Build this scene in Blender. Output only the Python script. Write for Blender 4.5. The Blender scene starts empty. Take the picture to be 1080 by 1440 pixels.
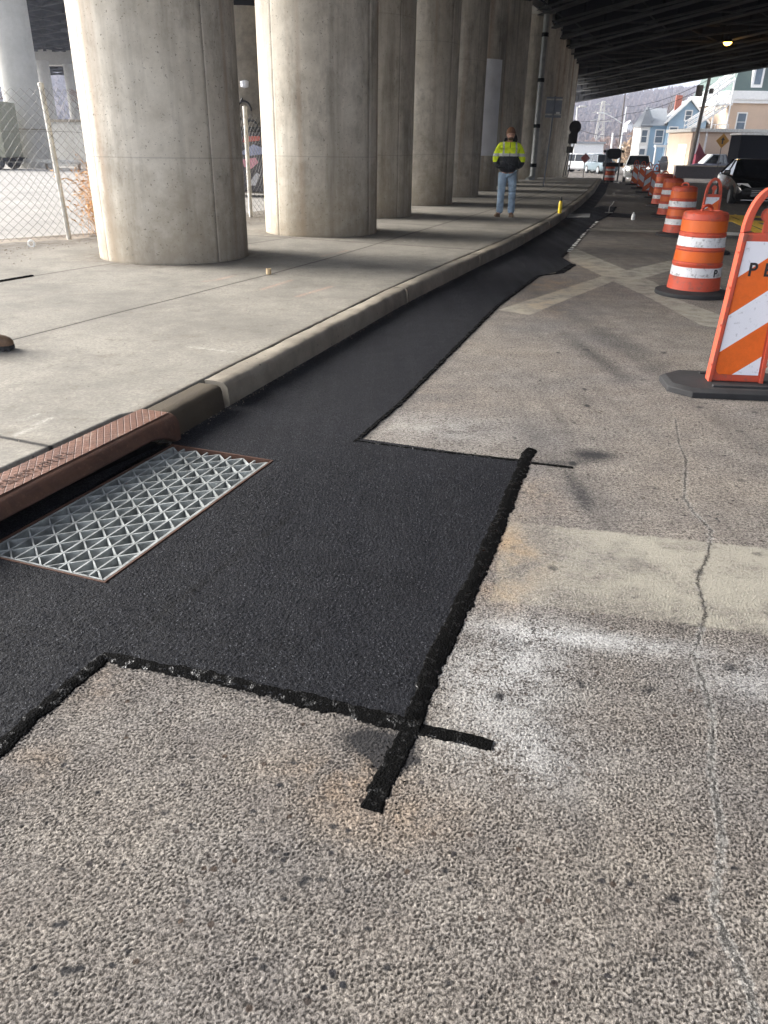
import bpy, bmesh, math, random
import numpy as np
from mathutils import Vector, Matrix, noise as mnoise
from mathutils.geometry import tessellate_polygon
random.seed(7); np.random.seed(7)
PI = math.pi
SC = bpy.context.scene
COL = SC.collection
# ---------------------------------------------------------------- camera
F, HC = 1070.0, 1.5
P = math.atan(513 / F); R = math.radians(0.9)
cR, sR, cP, sP = math.cos(R), math.sin(R), math.cos(P), math.sin(P)
right = Vector((1, 0, 0)); up0 = Vector((0, sP, cP)); fwd = Vector((0, cP, -sP))
X = right * cR + up0 * sR; Y = right * -sR + up0 * cR
cam_d = bpy.data.cameras.new('camera'); cam = bpy.data.objects.new('camera', cam_d); COL.objects.link(cam)
m = Matrix.Identity(4)
for i in range(3):
    m[i][0] = X[i]; m[i][1] = Y[i]; m[i][2] = -fwd[i]
m[2][3] = HC
cam.matrix_world = m
cam_d.sensor_fit = 'VERTICAL'; cam_d.sensor_height = 24; cam_d.lens = 24 * F / 1440
cam_d.clip_end = 5000; cam_d.clip_start = 0.05
SC.camera = cam

def ray(x, y):
    u = (x - 540) / F; v = -(y - 720) / F
    u, v = u * cR - v * sR, u * sR + v * cR
    return (u, cP + v * sP, -sP + v * cP)
def g(x, y, z=0.0):                      # photo point -> world point on the level z
    d = ray(x, y); t = (z - HC) / d[2]
    return (d[0] * t, d[1] * t)
def at(x, y, D):                         # photo point -> world point at distance D ahead
    d = ray(x, y); t = D / d[1]
    return (d[0] * t, D, HC + d[2] * t)
def zg(y):                               # ground level: flat, then the street drops a little
    return 0.0 if y < 45 else (-0.04 * (y - 45) if y < 60 else -0.6)

# ---------------------------------------------------------------- materials
class NT:
    def __init__(s, name):
        s.m = bpy.data.materials.new(name); s.m.use_nodes = True
        s.t = s.m.node_tree; s.t.nodes.clear()
        s.out = s.n('ShaderNodeOutputMaterial'); s.b = s.n('ShaderNodeBsdfPrincipled')
        s.l(s.b.outputs[0], s.out.inputs[0])
        s.tc = s.n('ShaderNodeTexCoord')
        s.co = s.tc.outputs['Object']
    def n(s, t, **k):
        x = s.t.nodes.new(t)
        for a, b in k.items(): setattr(x, a, b)
        return x
    def l(s, a, b): s.t.links.new(a, b)
    def _in(s, sock, v):
        if hasattr(v, 'is_output'): s.l(v, sock)
        elif isinstance(v, (tuple, list)) and len(v) == 3 and sock.type == 'RGBA': sock.default_value = (*v, 1)
        else: sock.default_value = v
    def noise(s, scale, detail=4, rough=.55, vec=None, dist=0):
        x = s.n('ShaderNodeTexNoise'); x.inputs['Scale'].default_value = scale
        x.inputs['Detail'].default_value = detail; x.inputs['Roughness'].default_value = rough
        x.inputs['Distortion'].default_value = dist
        s.l(vec or s.co, x.inputs['Vector']); return x.outputs['Fac']
    def vor(s, scale, feat='F1', vec=None, rnd=1, out='Distance'):
        x = s.n('ShaderNodeTexVoronoi', feature=feat); x.inputs['Scale'].default_value = scale
        x.inputs['Randomness'].default_value = rnd
        s.l(vec or s.co, x.inputs['Vector']); return x.outputs[out]
    def math(s, op, a, b=0.0, c=0.0, clamp=False):
        x = s.n('ShaderNodeMath', operation=op); x.use_clamp = clamp
        s._in(x.inputs[0], a); s._in(x.inputs[1], b)
        if op in ('MULTIPLY_ADD', 'SMOOTH_MIN'): s._in(x.inputs[2], c)
        return x.outputs[0]
    def mr(s, v, a, b, c=0.0, d=1.0, smooth=False):
        x = s.n('ShaderNodeMapRange'); x.clamp = True
        if smooth: x.interpolation_type = 'SMOOTHSTEP'
        s._in(x.inputs[0], v)
        for i, q in enumerate((a, b, c, d)): s._in(x.inputs[i + 1], q)
        return x.outputs[0]
    def mix(s, f, a, b, mode='MIX'):
        x = s.n('ShaderNodeMix', data_type='RGBA', blend_type=mode)
        s._in(x.inputs[0], f); s._in(x.inputs[6], a); s._in(x.inputs[7], b)
        return x.outputs[2]
    def map(s, scale=(1, 1, 1), rot=(0, 0, 0), loc=(0, 0, 0)):
        x = s.n('ShaderNodeMapping'); s.l(s.co, x.inputs[0])
        x.inputs['Scale'].default_value = scale; x.inputs['Rotation'].default_value = rot; x.inputs['Location'].default_value = loc
        return x.outputs[0]
    def xyz(s, vec=None):
        x = s.n('ShaderNodeSeparateXYZ'); s.l(vec or s.co, x.inputs[0]); return x.outputs
    def attr(s, name):
        x = s.n('ShaderNodeAttribute'); x.attribute_name = name; return x.outputs['Fac']
    def bump(s, h, strength=.5, dist=.01, nrm=None):
        x = s.n('ShaderNodeBump'); x.inputs['Strength'].default_value = strength; x.inputs['Distance'].default_value = dist
        s.l(h, x.inputs['Height'])
        if nrm: s.l(nrm, x.inputs['Normal'])
        return x.outputs[0]
    def fin(s, col=None, rough=None, nrm=None, metal=None, spec=None, coat=None):
        if col is not None: s._in(s.b.inputs['Base Color'], col)
        if rough is not None: s._in(s.b.inputs['Roughness'], rough)
        if nrm is not None: s.l(nrm, s.b.inputs['Normal'])
        if metal is not None: s._in(s.b.inputs['Metallic'], metal)
        if spec is not None: s._in(s.b.inputs['Specular IOR Level'], spec)
        if coat is not None: s._in(s.b.inputs['Coat Weight'], coat)
        return s.m

def simple(name, col, rough=.6, metal=0.0, var=.2, vs=6.0, bump=0.0, bs=60.0, coat=0, spec=None):
    t = NT(name)
    n = t.noise(vs, 5, .6)
    a = tuple(c * (1 - var) for c in col); b = tuple(min(1, c * (1 + var)) for c in col)
    c = t.mix(t.mr(n, .3, .7), a, b)
    nr = t.bump(t.noise(bs, 3), bump, .01) if bump else None
    return t.fin(c, rough, nr, metal, spec, coat)

def mat_old_asphalt():
    t = NT('old_asphalt')
    n1 = t.noise(.9, 5, .6); n2 = t.noise(5, 6, .65); n3 = t.noise(38, 4, .7)
    vd = t.vor(135); ve = t.vor(135, 'DISTANCE_TO_EDGE'); vc = t.vor(135, out='Color')
    v2 = t.vor(260); vc2 = t.vor(45, out='Color'); vd2 = t.vor(45)
    r = t.n('ShaderNodeSeparateColor'); t.l(vc, r.inputs[0])
    stone = t.mix(r.outputs[0], (.075, .070, .066), (.27, .25, .225))
    gr = t.math('ADD', t.math('MULTIPLY', t.noise(125, 5, .7, None, .6), .65), t.math('MULTIPLY', t.noise(52, 4, .7), .35))
    stone = t.mix(t.math('GREATER_THAN', r.outputs[1], .93), stone, (.36, .34, .30))
    stone = t.mix(t.math('GREATER_THAN', r.outputs[2], .93), stone, (.12, .075, .055))
    dustc = t.mix(t.mr(n1, .4, .62), (.42, .385, .33), (.36, .34, .31))
    df = t.math('MULTIPLY', t.mr(ve, .02, .16, 1, .15), t.mr(n3, .35, .65, .5, 1))
    far = t.mr(t.xyz()[1], 2.0, 22, 0, 1)                   # dust colour and pale grain fade out further down the street
    df = t.math('MULTIPLY', df, t.mr(far, 0, 1, 1, .45))
    df = t.math('ADD', df, t.mr(n2, .5, .75, 0, .35), clamp=True)
    c = t.mix(df, stone, dustc)
    c = t.mix(t.mr(t.math('ADD', gr, t.math('MULTIPLY', t.attr('relief'), .05)), .42, .58), t.mix(.82, c, (.06, .055, .05)), t.mix(t.mr(far, 0, 1, .8, .15), c, (.64, .60, .55)))
    c = t.mix(t.mr(n2, .35, .7), t.mix(1.0, c, (.72, .71, .72), 'MULTIPLY'), c)
    c = t.mix(1.0, c, t.mix(t.mr(n1, .35, .65), (.84, .84, .86), (1.14, 1.08, 1.0)), 'MULTIPLY')
    # long smears along the lane
    sm = t.noise(1.0, 4, .6, t.map((2.6, .22, 1), (0, 0, .33)))
    c = t.mix(t.mr(sm, .52, .7, 0, .38), c, (.085, .08, .078))
    # scattered dark pebbles
    s2 = t.n('ShaderNodeSeparateColor'); t.l(vc2, s2.inputs[0])
    peb = t.math('MULTIPLY', t.math('GREATER_THAN', s2.outputs[0], .965), t.mr(vd2, .3, .42, 1, 0))
    c = t.mix(peb, c, t.mix(s2.outputs[1], (.045, .045, .05), (.11, .08, .06)))
    # fillings of old paint, dust, smudges, stain, crack
    wob = t.math('MULTIPLY', t.math('SUBTRACT', t.noise(14, 7, .8), .5), .085)
    pd = t.math('ADD', t.attr('paint'), wob)
    pf = t.math('MULTIPLY', t.mr(pd, -.010, .008, 1, 0), t.mr(t.math('ADD', n2, t.math('MULTIPLY', t.math('SUBTRACT', n3, .5), .55)), .34, .57, .25, .93))
    pf = t.math('MULTIPLY', pf, t.mr(t.attr('wear'), 0, 1, 1, .3))
    c = t.mix(pf, c, t.mix(n3, (.56, .53, .44), (.40, .37, .305)))
    du = t.math('MULTIPLY', t.attr('dust'), t.mr(t.math('ADD', t.mr(ve, .02, .2, .6, 0), t.mr(n3, .38, .62, 0, .6)), .35, .75))
    c = t.mix(t.math('MULTIPLY', t.math('MULTIPLY', t.attr('dust'), t.mr(t.math('ADD', gr, t.math('MULTIPLY', n2, .5)), .66, .80)), .95), c, (.74, .74, .73))
    c = t.mix(t.math('MULTIPLY', t.attr('orange'), t.mr(n2, .4, .6, .1, .9)), c, t.mix(1.0, c, (1.12, .88, .66), 'MULTIPLY'))
    c = t.mix(t.math('MULTIPLY', t.mr(t.math('ADD', t.attr('dark'), t.math('MULTIPLY', t.math('SUBTRACT', .5, t.math('ADD', t.math('MULTIPLY', n3, .4), t.math('MULTIPLY', gr, .6))), 1.5)), .22, .85), .93), c, (.03, .03, .033))
    cd = t.math('ABSOLUTE', t.math('ADD', t.attr('crack'), t.math('MULTIPLY', t.math('SUBTRACT', t.noise(34, 8, .85), .5), .085)))
    cm = t.mr(t.attr('crackn'), .03, .045, 1, 0)
    halo = t.math('MULTIPLY', t.mr(t.math('ADD', cd, t.math('MULTIPLY', t.math('SUBTRACT', n3, .5), .016)), .001, .015, .95, 0), t.math('MULTIPLY', t.math('MULTIPLY', cm, t.mr(t.xyz()[1], 2.6, 3.8, 1, .3)), t.mr(gr, .42, .55, .12, 1)))
    c = t.mix(halo, c, t.mix(pf, (.74, .72, .68), (.12, .1, .08)))
    cr = t.math('MULTIPLY', cm, t.mr(cd, .0012, .005, 1, 0))
    cr = t.math('MULTIPLY', cr, t.mr(t.noise(9, 2), .38, .5, .6, 1))
    c = t.mix(t.math('MULTIPLY', cr, .9), c, (.03, .027, .024))
    h = t.math('ADD', t.math('MULTIPLY', t.mr(vd, 0, .75, 1, 0), t.mr(t.noise(11, 3), .4, .6, .1, .6)), t.math('MULTIPLY', t.mr(gr, .3, .7), 2.6))
    h = t.math('ADD', h, t.math('MULTIPLY', n3, .9))
    h = t.math('SUBTRACT', h, t.math('MULTIPLY', cr, 1.6))
    return t.fin(c, t.mr(n3, .3, .7, .75, .95), t.bump(h, 1.0, .0075), spec=.25)

def mat_new_asphalt():
    t = NT('fresh_asphalt')
    v = t.vor(150); v2 = t.vor(320); n = t.noise(2.2, 4); nf = t.noise(90, 3)
    vc = t.vor(150, out='Color'); s = t.n('ShaderNodeSeparateColor'); t.l(vc, s.inputs[0])
    g2 = t.noise(170, 4, .75)
    c = t.mix(t.mr(n, .3, .7), (.0032, .0036, .0055), (.0060, .0066, .0095))
    c = t.mix(t.mr(g2, .52, .64), c, (.045, .047, .056))
    z = t.xyz(); ld = t.math('ABSOLUTE', t.math('SUBTRACT', t.math('MULTIPLY', t.math('ADD', z[0], .78), .914), t.math('MULTIPLY', t.math('SUBTRACT', z[1], 2.25), .406)))
    ln = t.math('MULTIPLY', t.math('MULTIPLY', t.mr(ld, .004, .03, 1, 0), t.mr(z[1], 3.0, 3.3, 1, 0)), t.mr(z[1], 2.0, 2.3, 0, 1))
    c = t.mix(t.math('MULTIPLY', ln, .75), c, (.003, .003, .004))
    c = t.mix(t.math('MULTIPLY', t.math('GREATER_THAN', s.outputs[0], .9), .6), c, (.03, .031, .037))
    c = t.mix(t.math('MULTIPLY', t.math('GREATER_THAN', s.outputs[2], .955), t.mr(v, .25, .4, 1, 0)), c, (.13, .135, .15))
    c = t.mix(t.mr(t.noise(3.5, 5, .7), .48, .68, 0, .45), c, (.017, .018, .022))
    roll = t.noise(1.0, 2, .5, t.map((5, .3, 1), (0, 0, .33)))
    h = t.math('ADD', t.mr(v, 0, .7, 1, 0), t.math('MULTIPLY', t.mr(v2, 0, .7, 1, 0), .5))
    h = t.math('ADD', t.math('MULTIPLY', h, t.mr(t.noise(7, 4), .3, .7, .45, 1.1)), t.math('MULTIPLY', g2, 2.2))
    rg = t.math('ADD', t.mr(s.outputs[1], 0, 1, .5, .75), t.mr(roll, .35, .65, -.05, .08))
    return t.fin(c, rg, t.bump(h, 1.0, .0042), spec=.13)

def mat_tar():
    t = NT('tar')
    n = t.noise(70, 5, .7); n2 = t.noise(14, 3)
    h = t.math('ADD', t.math('MULTIPLY', n, 1.2), t.mr(t.vor(140), 0, .7, 1, 0))
    return t.fin(t.mix(n2, (.0012, .0012, .0012), (.0035, .0034, .0033)), t.mr(t.noise(34, 4), .56, .64, .9, .2), t.bump(h, .6, .004), spec=t.mr(t.noise(34, 4), .56, .64, .05, .45))

def mat_concrete(name, c0, c1, attr=False, stain=(.10, .085, .065), bs=.5, speck=True, column=False):
    t = NT(name)
    n1 = t.noise(.7, 6, .6); n2 = t.noise(4, 6, .7); n3 = t.noise(60, 3, .6)
    c = t.mix(t.mr(t.math('ADD', t.math('MULTIPLY', n1, .55), t.math('MULTIPLY', n2, .45)), .36, .64), c0, c1)
    h = t.math('ADD', t.math('MULTIPLY', n3, .6), t.math('MULTIPLY', n2, .8))
    if attr:
        c = t.mix(t.mr(t.noise(45, 6, .8), .38, .6, .55, 0), c, tuple(x * .55 for x in c0))
        c = t.mix(t.mr(t.noise(7, 7, .8), .54, .68, 0, .6), c, (.11, .095, .07))
        bl = t.mr(t.noise(1.6, 8, .75), .46, .7, 0, .75)
        c = t.mix(bl, c, tuple(x * .62 for x in c0))
        jc = t.math('MULTIPLY', t.math('ABSOLUTE', t.math('SUBTRACT', t.math('FRACT', t.math('ADD', t.attr('cross'), .5)), .5)), 3.2)
        j = t.math('MINIMUM', t.math('ABSOLUTE', t.attr('joint')), t.math('MINIMUM', t.math('ADD', t.math('ABSOLUTE', t.attr('joint2')), .001), t.math('ADD', jc, .003)))
        j = t.math('ADD', j, t.math('MULTIPLY', t.math('SUBTRACT', n3, .5), .004)); jd = t.mr(j, .006, .012, 1, 0)
        c = t.mix(t.mr(t.math('ADD', j, t.math('MULTIPLY', t.math('SUBTRACT', n2, .5), .08)), .0, .06, .4, 0), c, (.11, .095, .075))
        c = t.mix(jd, c, (.018, .016, .014))
        h = t.math('SUBTRACT', h, t.math('MULTIPLY', jd, 3.0))
        c = t.mix(t.math('MULTIPLY', t.attr('chalk'), t.mr(n3, .4, .6, .05, .6)), c, (.5, .49, .44))
        c = t.mix(t.math('MULTIPLY', t.attr('pink'), t.mr(n3, .4, .6, .05, .6)), c, (.5, .26, .18))
        c = t.mix(t.math('MULTIPLY', t.attr('dirt'), t.mr(t.noise(9, 6, .75), .38, .62, .1, 1)), c, (.085, .065, .045))
    if column:
        z = t.xyz()
        vs = t.noise(1.0, 5, .65, t.map((2.8, 2.8, .22)))
        c = t.mix(t.mr(vs, .46, .70, 0, .62), c, (.16, .14, .11))
        bl = t.noise(1.0, 6, .75, t.map((1.3, 1.3, .7), (0, 0, 0), (4, 2, 1)))
        c = t.mix(t.mr(bl, .5, .66, 0, .55), c, (.15, .13, .10))
        rs = t.noise(1.0, 3, .5, t.map((2.2, 2.2, .05), (0, 0, 0), (9, 3, 0)))
        c = t.mix(t.mr(rs, .58, .70, 0, .6), c, (.30, .19, .115))
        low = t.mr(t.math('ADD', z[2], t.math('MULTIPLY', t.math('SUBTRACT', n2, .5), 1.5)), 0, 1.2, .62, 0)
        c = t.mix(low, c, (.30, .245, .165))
        pit = t.math('MULTIPLY', t.math('GREATER_THAN', t.noise(34, 3), .665), .65)
        c = t.mix(pit, c, (.12, .11, .09))
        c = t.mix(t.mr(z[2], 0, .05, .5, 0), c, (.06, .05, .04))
        lift = t.math('ABSOLUTE', t.math('SUBTRACT', t.math('FRACT', t.math('DIVIDE', z[2], 2.44)), .5))
        c = t.mix(t.mr(lift, 0, .0045, .35, 0), c, (.12, .11, .1))
        c = t.mix(t.attr('seam'), c, (.09, .08, .07))
    if speck:
        v = t.vor(22); s = t.n('ShaderNodeSeparateColor'); t.l(t.vor(22, out='Color'), s.inputs[0])
        c = t.mix(t.math('MULTIPLY', t.math('GREATER_THAN', s.outputs[0], .93), t.mr(v, .12, .2, .8, 0)), c, (.06, .055, .05))
    return t.fin(c, t.mr(n2, .3, .7, .75, .95), t.bump(h, bs, .004), spec=.35)

def mat_stripe(name, sgn, per, ca, cb, off=0.0):
    t = NT(name); z = t.xyz()
    v = t.math('ADD', t.math('MULTIPLY', z[0], sgn * .78), z[2])
    f = t.math('FRACT', t.math('ADD', t.math('DIVIDE', v, per), off))
    n = t.noise(28, 5, .7)
    a = t.mix(t.mr(n, .58, .68, 0, .55), ca, tuple(x * .45 for x in ca)); b = t.mix(t.mr(t.noise(17, 6, .7), .3, .7), cb, tuple(x * .8 for x in cb))
    return t.fin(t.mix(t.math('GREATER_THAN', f, .5), a, b), .38, spec=.5)

def mat_scuffed(name, col, sc, rough=.45, amt=.5):
    t = NT(name); n = t.noise(13, 7, .75); n2 = t.noise(3, 4)
    c = t.mix(t.mr(n2, .3, .7), tuple(x * .85 for x in col), col)
    c = t.mix(t.mr(n, .52, .64, 0, amt), c, sc)
    z = t.xyz()
    c = t.mix(t.mr(t.noise(1, 4, .7, t.map((60, 60, 9))), .6, .7, 0, amt * .6), c, sc)
    return t.fin(c, t.mr(n, .3, .7, rough, rough + .2), t.bump(t.noise(40, 3), .15, .004))

M = {}
M['road'] = mat_old_asphalt(); M['fresh'] = mat_new_asphalt(); M['tar'] = mat_tar()
M['walk'] = mat_concrete('sidewalk_concrete', (.185, .172, .148), (.31, .288, .245), attr=True)
M['curb'] = mat_concrete('curb_concrete', (.13, .11, .085), (.33, .295, .235), bs=.9)
M['curbwet'] = mat_concrete('damp_curb', (.042, .032, .022), (.085, .068, .045), bs=.9)
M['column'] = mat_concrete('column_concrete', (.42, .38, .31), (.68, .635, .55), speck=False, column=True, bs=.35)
M['columnW'] = simple('pale_grey_paint', (.80, .81, .85), .6, var=.08, vs=3)
M['backcol'] = mat_concrete('back_concrete', (.36, .35, .32), (.47, .46, .43), speck=False)
M['lot'] = mat_concrete('lot_paving', (.22, .21, .195), (.33, .315, .29), speck=True)
M['soil'] = mat_concrete('soil', (.14, .11, .08), (.30, .26, .21), bs=1.0)
M['ground'] = simple('open_ground', (.26, .25, .23), .95, var=.25, vs=.05)
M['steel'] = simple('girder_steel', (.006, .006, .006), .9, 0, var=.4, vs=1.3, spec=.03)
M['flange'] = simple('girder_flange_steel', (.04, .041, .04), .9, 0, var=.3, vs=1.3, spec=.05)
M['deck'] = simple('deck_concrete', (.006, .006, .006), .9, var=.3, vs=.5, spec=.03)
M['pvc'] = simple('downspout_paint', (.22, .23, .22), .45, var=.25)
M['galv'] = simple('galvanised_steel', (.29, .305, .30), .5, .2, var=.5, vs=14, bump=.1)
M['galvd'] = simple('weathered_galvanised_post', (.55, .53, .48), .55, .35, var=.3, vs=9)
M['wire'] = simple('fence_wire', (.13, .125, .115), .6, .3, var=.2)
M['black'] = simple('black_void', (.004, .004, .004), .9)
M['rubber'] = simple('black_rubber', (.018, .018, .019), .75, var=.35, vs=9, bump=.3, bs=40)
M['tyre'] = simple('tyre_rubber', (.02, .02, .02), .8)
M['oplastic'] = mat_scuffed('orange_plastic', (.60, .085, .038), (.25, .085, .06), amt=.9)
M['oband'] = mat_scuffed('orange_sheeting', (.76, .14, .015), (.6, .12, .05), .35, .5)
M['wband'] = mat_scuffed('white_sheeting', (.80, .80, .80), (.22, .21, .20), .35, .85)
M['sa'] = mat_stripe('hazard_sheeting_rising', -1, .43, (.82, .82, .86), (.88, .15, .01), .22)
M['sb'] = mat_stripe('hazard_sheeting_falling', 1, .48, (.82, .82, .86), (.88, .15, .01), .3)
M['ink'] = simple('black_ink', (.012, .012, .014), .5)
def rusty(k=1.0):
    t = NT('rusty_iron'); n = t.noise(9, 6, .7); n2 = t.noise(45, 4, .7)
    c = t.mix(t.mr(n, .3, .7), tuple(k * q for q in (.05, .022, .014)), tuple(k * q for q in (.105, .050, .031)))
    c = t.mix(t.mr(n2, .55, .7, 0, .4), c, tuple(k * q for q in (.19, .10, .065)))
    c = t.mix(t.mr(t.noise(5, 5, .7), .6, .72, 0, .45), c, tuple(k * q for q in (.2, .16, .12)))
    return t, c, n, n2
_t, _c, _n, _n2 = rusty()
M['rust'] = _t.fin(_c, .7, _t.bump(_n2, .4, .004), .15)
_t, _c, _n, _n2 = rusty(1.7); _t.m.name = 'rusty_iron_tread'
def _w(t, ang, per=.033):
    mp = t.map((1, 1, 1), (0, 0, ang)); x = t.xyz(mp)[0]
    return t.mr(t.math('ABSOLUTE', t.math('SUBTRACT', t.math('FRACT', t.math('DIVIDE', x, per)), .5)), 0, .09, 1, 0)
_a = math.atan2(.939, .344)
_l = _t.math('MAXIMUM', _w(_t, -_a + .9), _w(_t, -_a - .9))
_c = _t.mix(_t.math('MULTIPLY', _l, .75), _c, (.045, .02, .015))
M['tread'] = _t.fin(_c, .62, _t.bump(_t.math('ADD', _t.math('MULTIPLY', _l, -1.0), _t.math('MULTIPLY', _n2, .25)), .9, .004), .2)
M['glass'] = simple('dark_glass', (.01, .012, .014), .05, 0, var=0, spec=.6)
M['wglass'] = simple('window_glass', (.12, .16, .2), .12, 0, var=.3, vs=.7)
M['white'] = simple('white_paint', (.8, .8, .78), .6, var=.06)
M['carblack'] = simple('black_car_paint', (.002, .002, .002), .15, 0, var=.1, coat=.5, spec=.5)
M['carwhite'] = simple('white_car_paint', (.75, .75, .75), .25, 0, var=.03, coat=.6)
M['carblue'] = simple('teal_car_paint', (.14, .18, .20), .25, 0, var=.05, coat=.6)
M['cargrey'] = simple('dark_grey_car_paint', (.06, .065, .075), .25, .3, var=.05, coat=.6)
M['carsilver'] = simple('silver_car_paint', (.5, .52, .54), .3, .5, var=.05, coat=.5)
M['chrome'] = simple('chrome', (.75, .75, .75), .15, 1.0, var=.02)
M['lens'] = simple('lamp_lens', (.8, .8, .78), .08, .3, var=.05)
M['asphpatch'] = simple('dark_board', (.03, .03, .033), .7)
M['yellow'] = simple('yellow_plastic', (.85, .62, .02), .4, var=.1)
M['ylane'] = mat_scuffed('yellow_lane_paint', (.90, .58, .04), (.2, .12, .08), .6, .6)
M['wlane'] = mat_scuffed('white_lane_paint', (.62, .62, .6), (.16, .15, .14), .6, .6)
M['signback'] = simple('sign_back_aluminium', (.22, .24, .27), .5, .5, var=.15)
M['osign'] = simple('backlit_orange_sign', (.12, .018, .014), .5, var=.1)  # darkness of a backlit sign put into its orange colour
M['ysign'] = simple('yellow_sign', (.45, .21, .015), .5, var=.1)
M['bark'] = simple('grey_bark', (.16, .13, .11), .9, var=.3)
M['hill'] = None
def emis(name, col, s):
    t = NT(name); t.b.inputs['Emission Color'].default_value = (*col, 1); t.b.inputs['Emission Strength'].default_value = s
    return t.fin(col, .5)
M['sodium'] = emis('lit_sodium_lamp', (1, .55, .08), 5)
M['greenlamp'] = emis('lit_pale_lamp', (.55, .9, .7), .8)
M['headl'] = emis('lit_headlamp', (1, .97, .85), 6)

# ---------------------------------------------------------------- object helpers
def link(o, parent=None):
    COL.objects.link(o)
    if parent: o.parent = parent
    return o
def tag(o, label=None, cat=None, group=None, kind=None):
    if label: o['label'] = label
    if cat: o['category'] = cat
    if group: o['group'] = group
    if kind: o['kind'] = kind
    return o
def empty(name, loc, rz=0, sc=1.0):
    o = bpy.data.objects.new(name, None); o.location = loc; o.rotation_euler = (0, 0, rz); o.scale = (sc,) * 3
    o.empty_display_size = .1
    return link(o)
def copy_tree(o, parent=None):
    c = o.copy(); link(c, parent)
    for ch in [q for q in COL.objects if q.parent == o]: copy_tree(ch, c)
    return c
class MB:
    def __init__(s): s.v = []; s.f = []
    def add(s, vs, fs):
        n = len(s.v); s.v += [tuple(v) for v in vs]; s.f += [tuple(i + n for i in f) for f in fs]; return s
    def box(s, x0, x1, y0, y1, z0, z1, M4=None):
        vs = [Vector((x, y, z)) for z in (z0, z1) for x, y in ((x0, y0), (x1, y0), (x1, y1), (x0, y1))]
        if M4: vs = [M4 @ v for v in vs]
        return s.add(vs, [(3, 2, 1, 0), (4, 5, 6, 7), (0, 1, 5, 4), (1, 2, 6, 5), (2, 3, 7, 6), (3, 0, 4, 7)])
    def cbox(s, c, sz, M4=None):
        return s.box(c[0]-sz[0]/2, c[0]+sz[0]/2, c[1]-sz[1]/2, c[1]+sz[1]/2, c[2]-sz[2]/2, c[2]+sz[2]/2, M4)
    def tube(s, p0, p1, r0, r1=None, n=8, caps=True):
        r1 = r0 if r1 is None else r1
        p0 = Vector(p0); p1 = Vector(p1); d = (p1 - p0)
        if d.length < 1e-7: return s
        d.normalize(); a = d.orthogonal().normalized(); b = d.cross(a)
        vs = []
        for p, r in ((p0, r0), (p1, r1)):
            for k in range(n):
                t = 2 * PI * k / n; vs.append(p + a * (r * math.cos(t)) + b * (r * math.sin(t)))
        fs = [(k, (k + 1) % n, n + (k + 1) % n, n + k) for k in range(n)]
        if caps: fs += [tuple(range(n - 1, -1, -1)), tuple(range(n, 2 * n))]
        return s.add(vs, fs)
    def path(s, pts, r, n=8):
        for a, b in zip(pts[:-1], pts[1:]): s.tube(a, b, r, r, n)
        return s
    def lathe(s, prof, n=32, c=(0, 0, 0), a0=0, a1=2 * PI):
        full = abs(a1 - a0 - 2 * PI) < 1e-6; m_ = n if full else n + 1
        vs = []
        for r, z in prof:
            for k in range(m_):
                t = a0 + (a1 - a0) * k / n; vs.append((c[0] + r * math.cos(t), c[1] + r * math.sin(t), c[2] + z))
        fs = []
        for i in range(len(prof) - 1):
            for k in range(n):
                k2 = (k + 1) % m_
                fs.append((i * m_ + k, i * m_ + k2, (i + 1) * m_ + k2, (i + 1) * m_ + k))
        return s.add(vs, fs)
    def prism(s, poly, z0, z1, M4=None):
        n = len(poly); vs = [Vector((x, y, z)) for z in (z0, z1) for x, y in poly]
        if M4: vs = [M4 @ v for v in vs]
        tri = tessellate_polygon([[Vector((x, y, 0)) for x, y in poly]])
        fs = []
        for a, b, c in tri:
            fs.append((a + n, b + n, c + n)); fs.append((c, b, a))
        for k in range(n): fs.append((k, (k + 1) % n, n + (k + 1) % n, n + k))
        return s.add(vs, fs)
    def build(s, name, mat, parent=None, smooth=False, bevel=0.0, ang=40):
        me = bpy.data.meshes.new(name); me.from_pydata(s.v, [], s.f); me.validate()
        bm = bmesh.new(); bm.from_mesh(me); bmesh.ops.recalc_face_normals(bm, faces=bm.faces)
        bm.to_mesh(me); bm.free()
        if smooth:
            me.shade_smooth()
            try: me.set_sharp_from_angle(angle=math.radians(ang))
            except Exception: pass
        me.materials.append(mat)
        o = link(bpy.data.objects.new(name, me), parent)
        if bevel:
            b = o.modifiers.new('bevel', 'BEVEL'); b.width = bevel; b.segments = 2; b.limit_method = 'ANGLE'
        return o
VER = Matrix(((1, 0, 0, 0), (0, 0, -1, 0), (0, 1, 0, 0), (0, 0, 0, 1)))     # stands an xy outline upright in xz (facing -y)
def text(name, s, size, mat, parent, M4, ext=.0015, sx=1.0):
    c = bpy.data.curves.new(name, 'FONT'); c.body = s; c.size = size; c.extrude = ext; c.offset = size * .02
    o = bpy.data.objects.new(name, c); link(o)
    bpy.context.view_layer.update()
    me = bpy.data.meshes.new_from_object(o.evaluated_get(bpy.context.evaluated_depsgraph_get()))
    bpy.data.objects.remove(o)
    me.transform(M4 @ Matrix.Diagonal((sx, 1, 1, 1))); me.materials.clear(); me.materials.append(mat)
    return link(bpy.data.objects.new(name, me), parent)
def ngroup(me, name, arr):
    a = me.attributes.new(name, 'FLOAT', 'POINT'); a.data.foreach_set('value', np.asarray(arr, dtype=np.float32))
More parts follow.
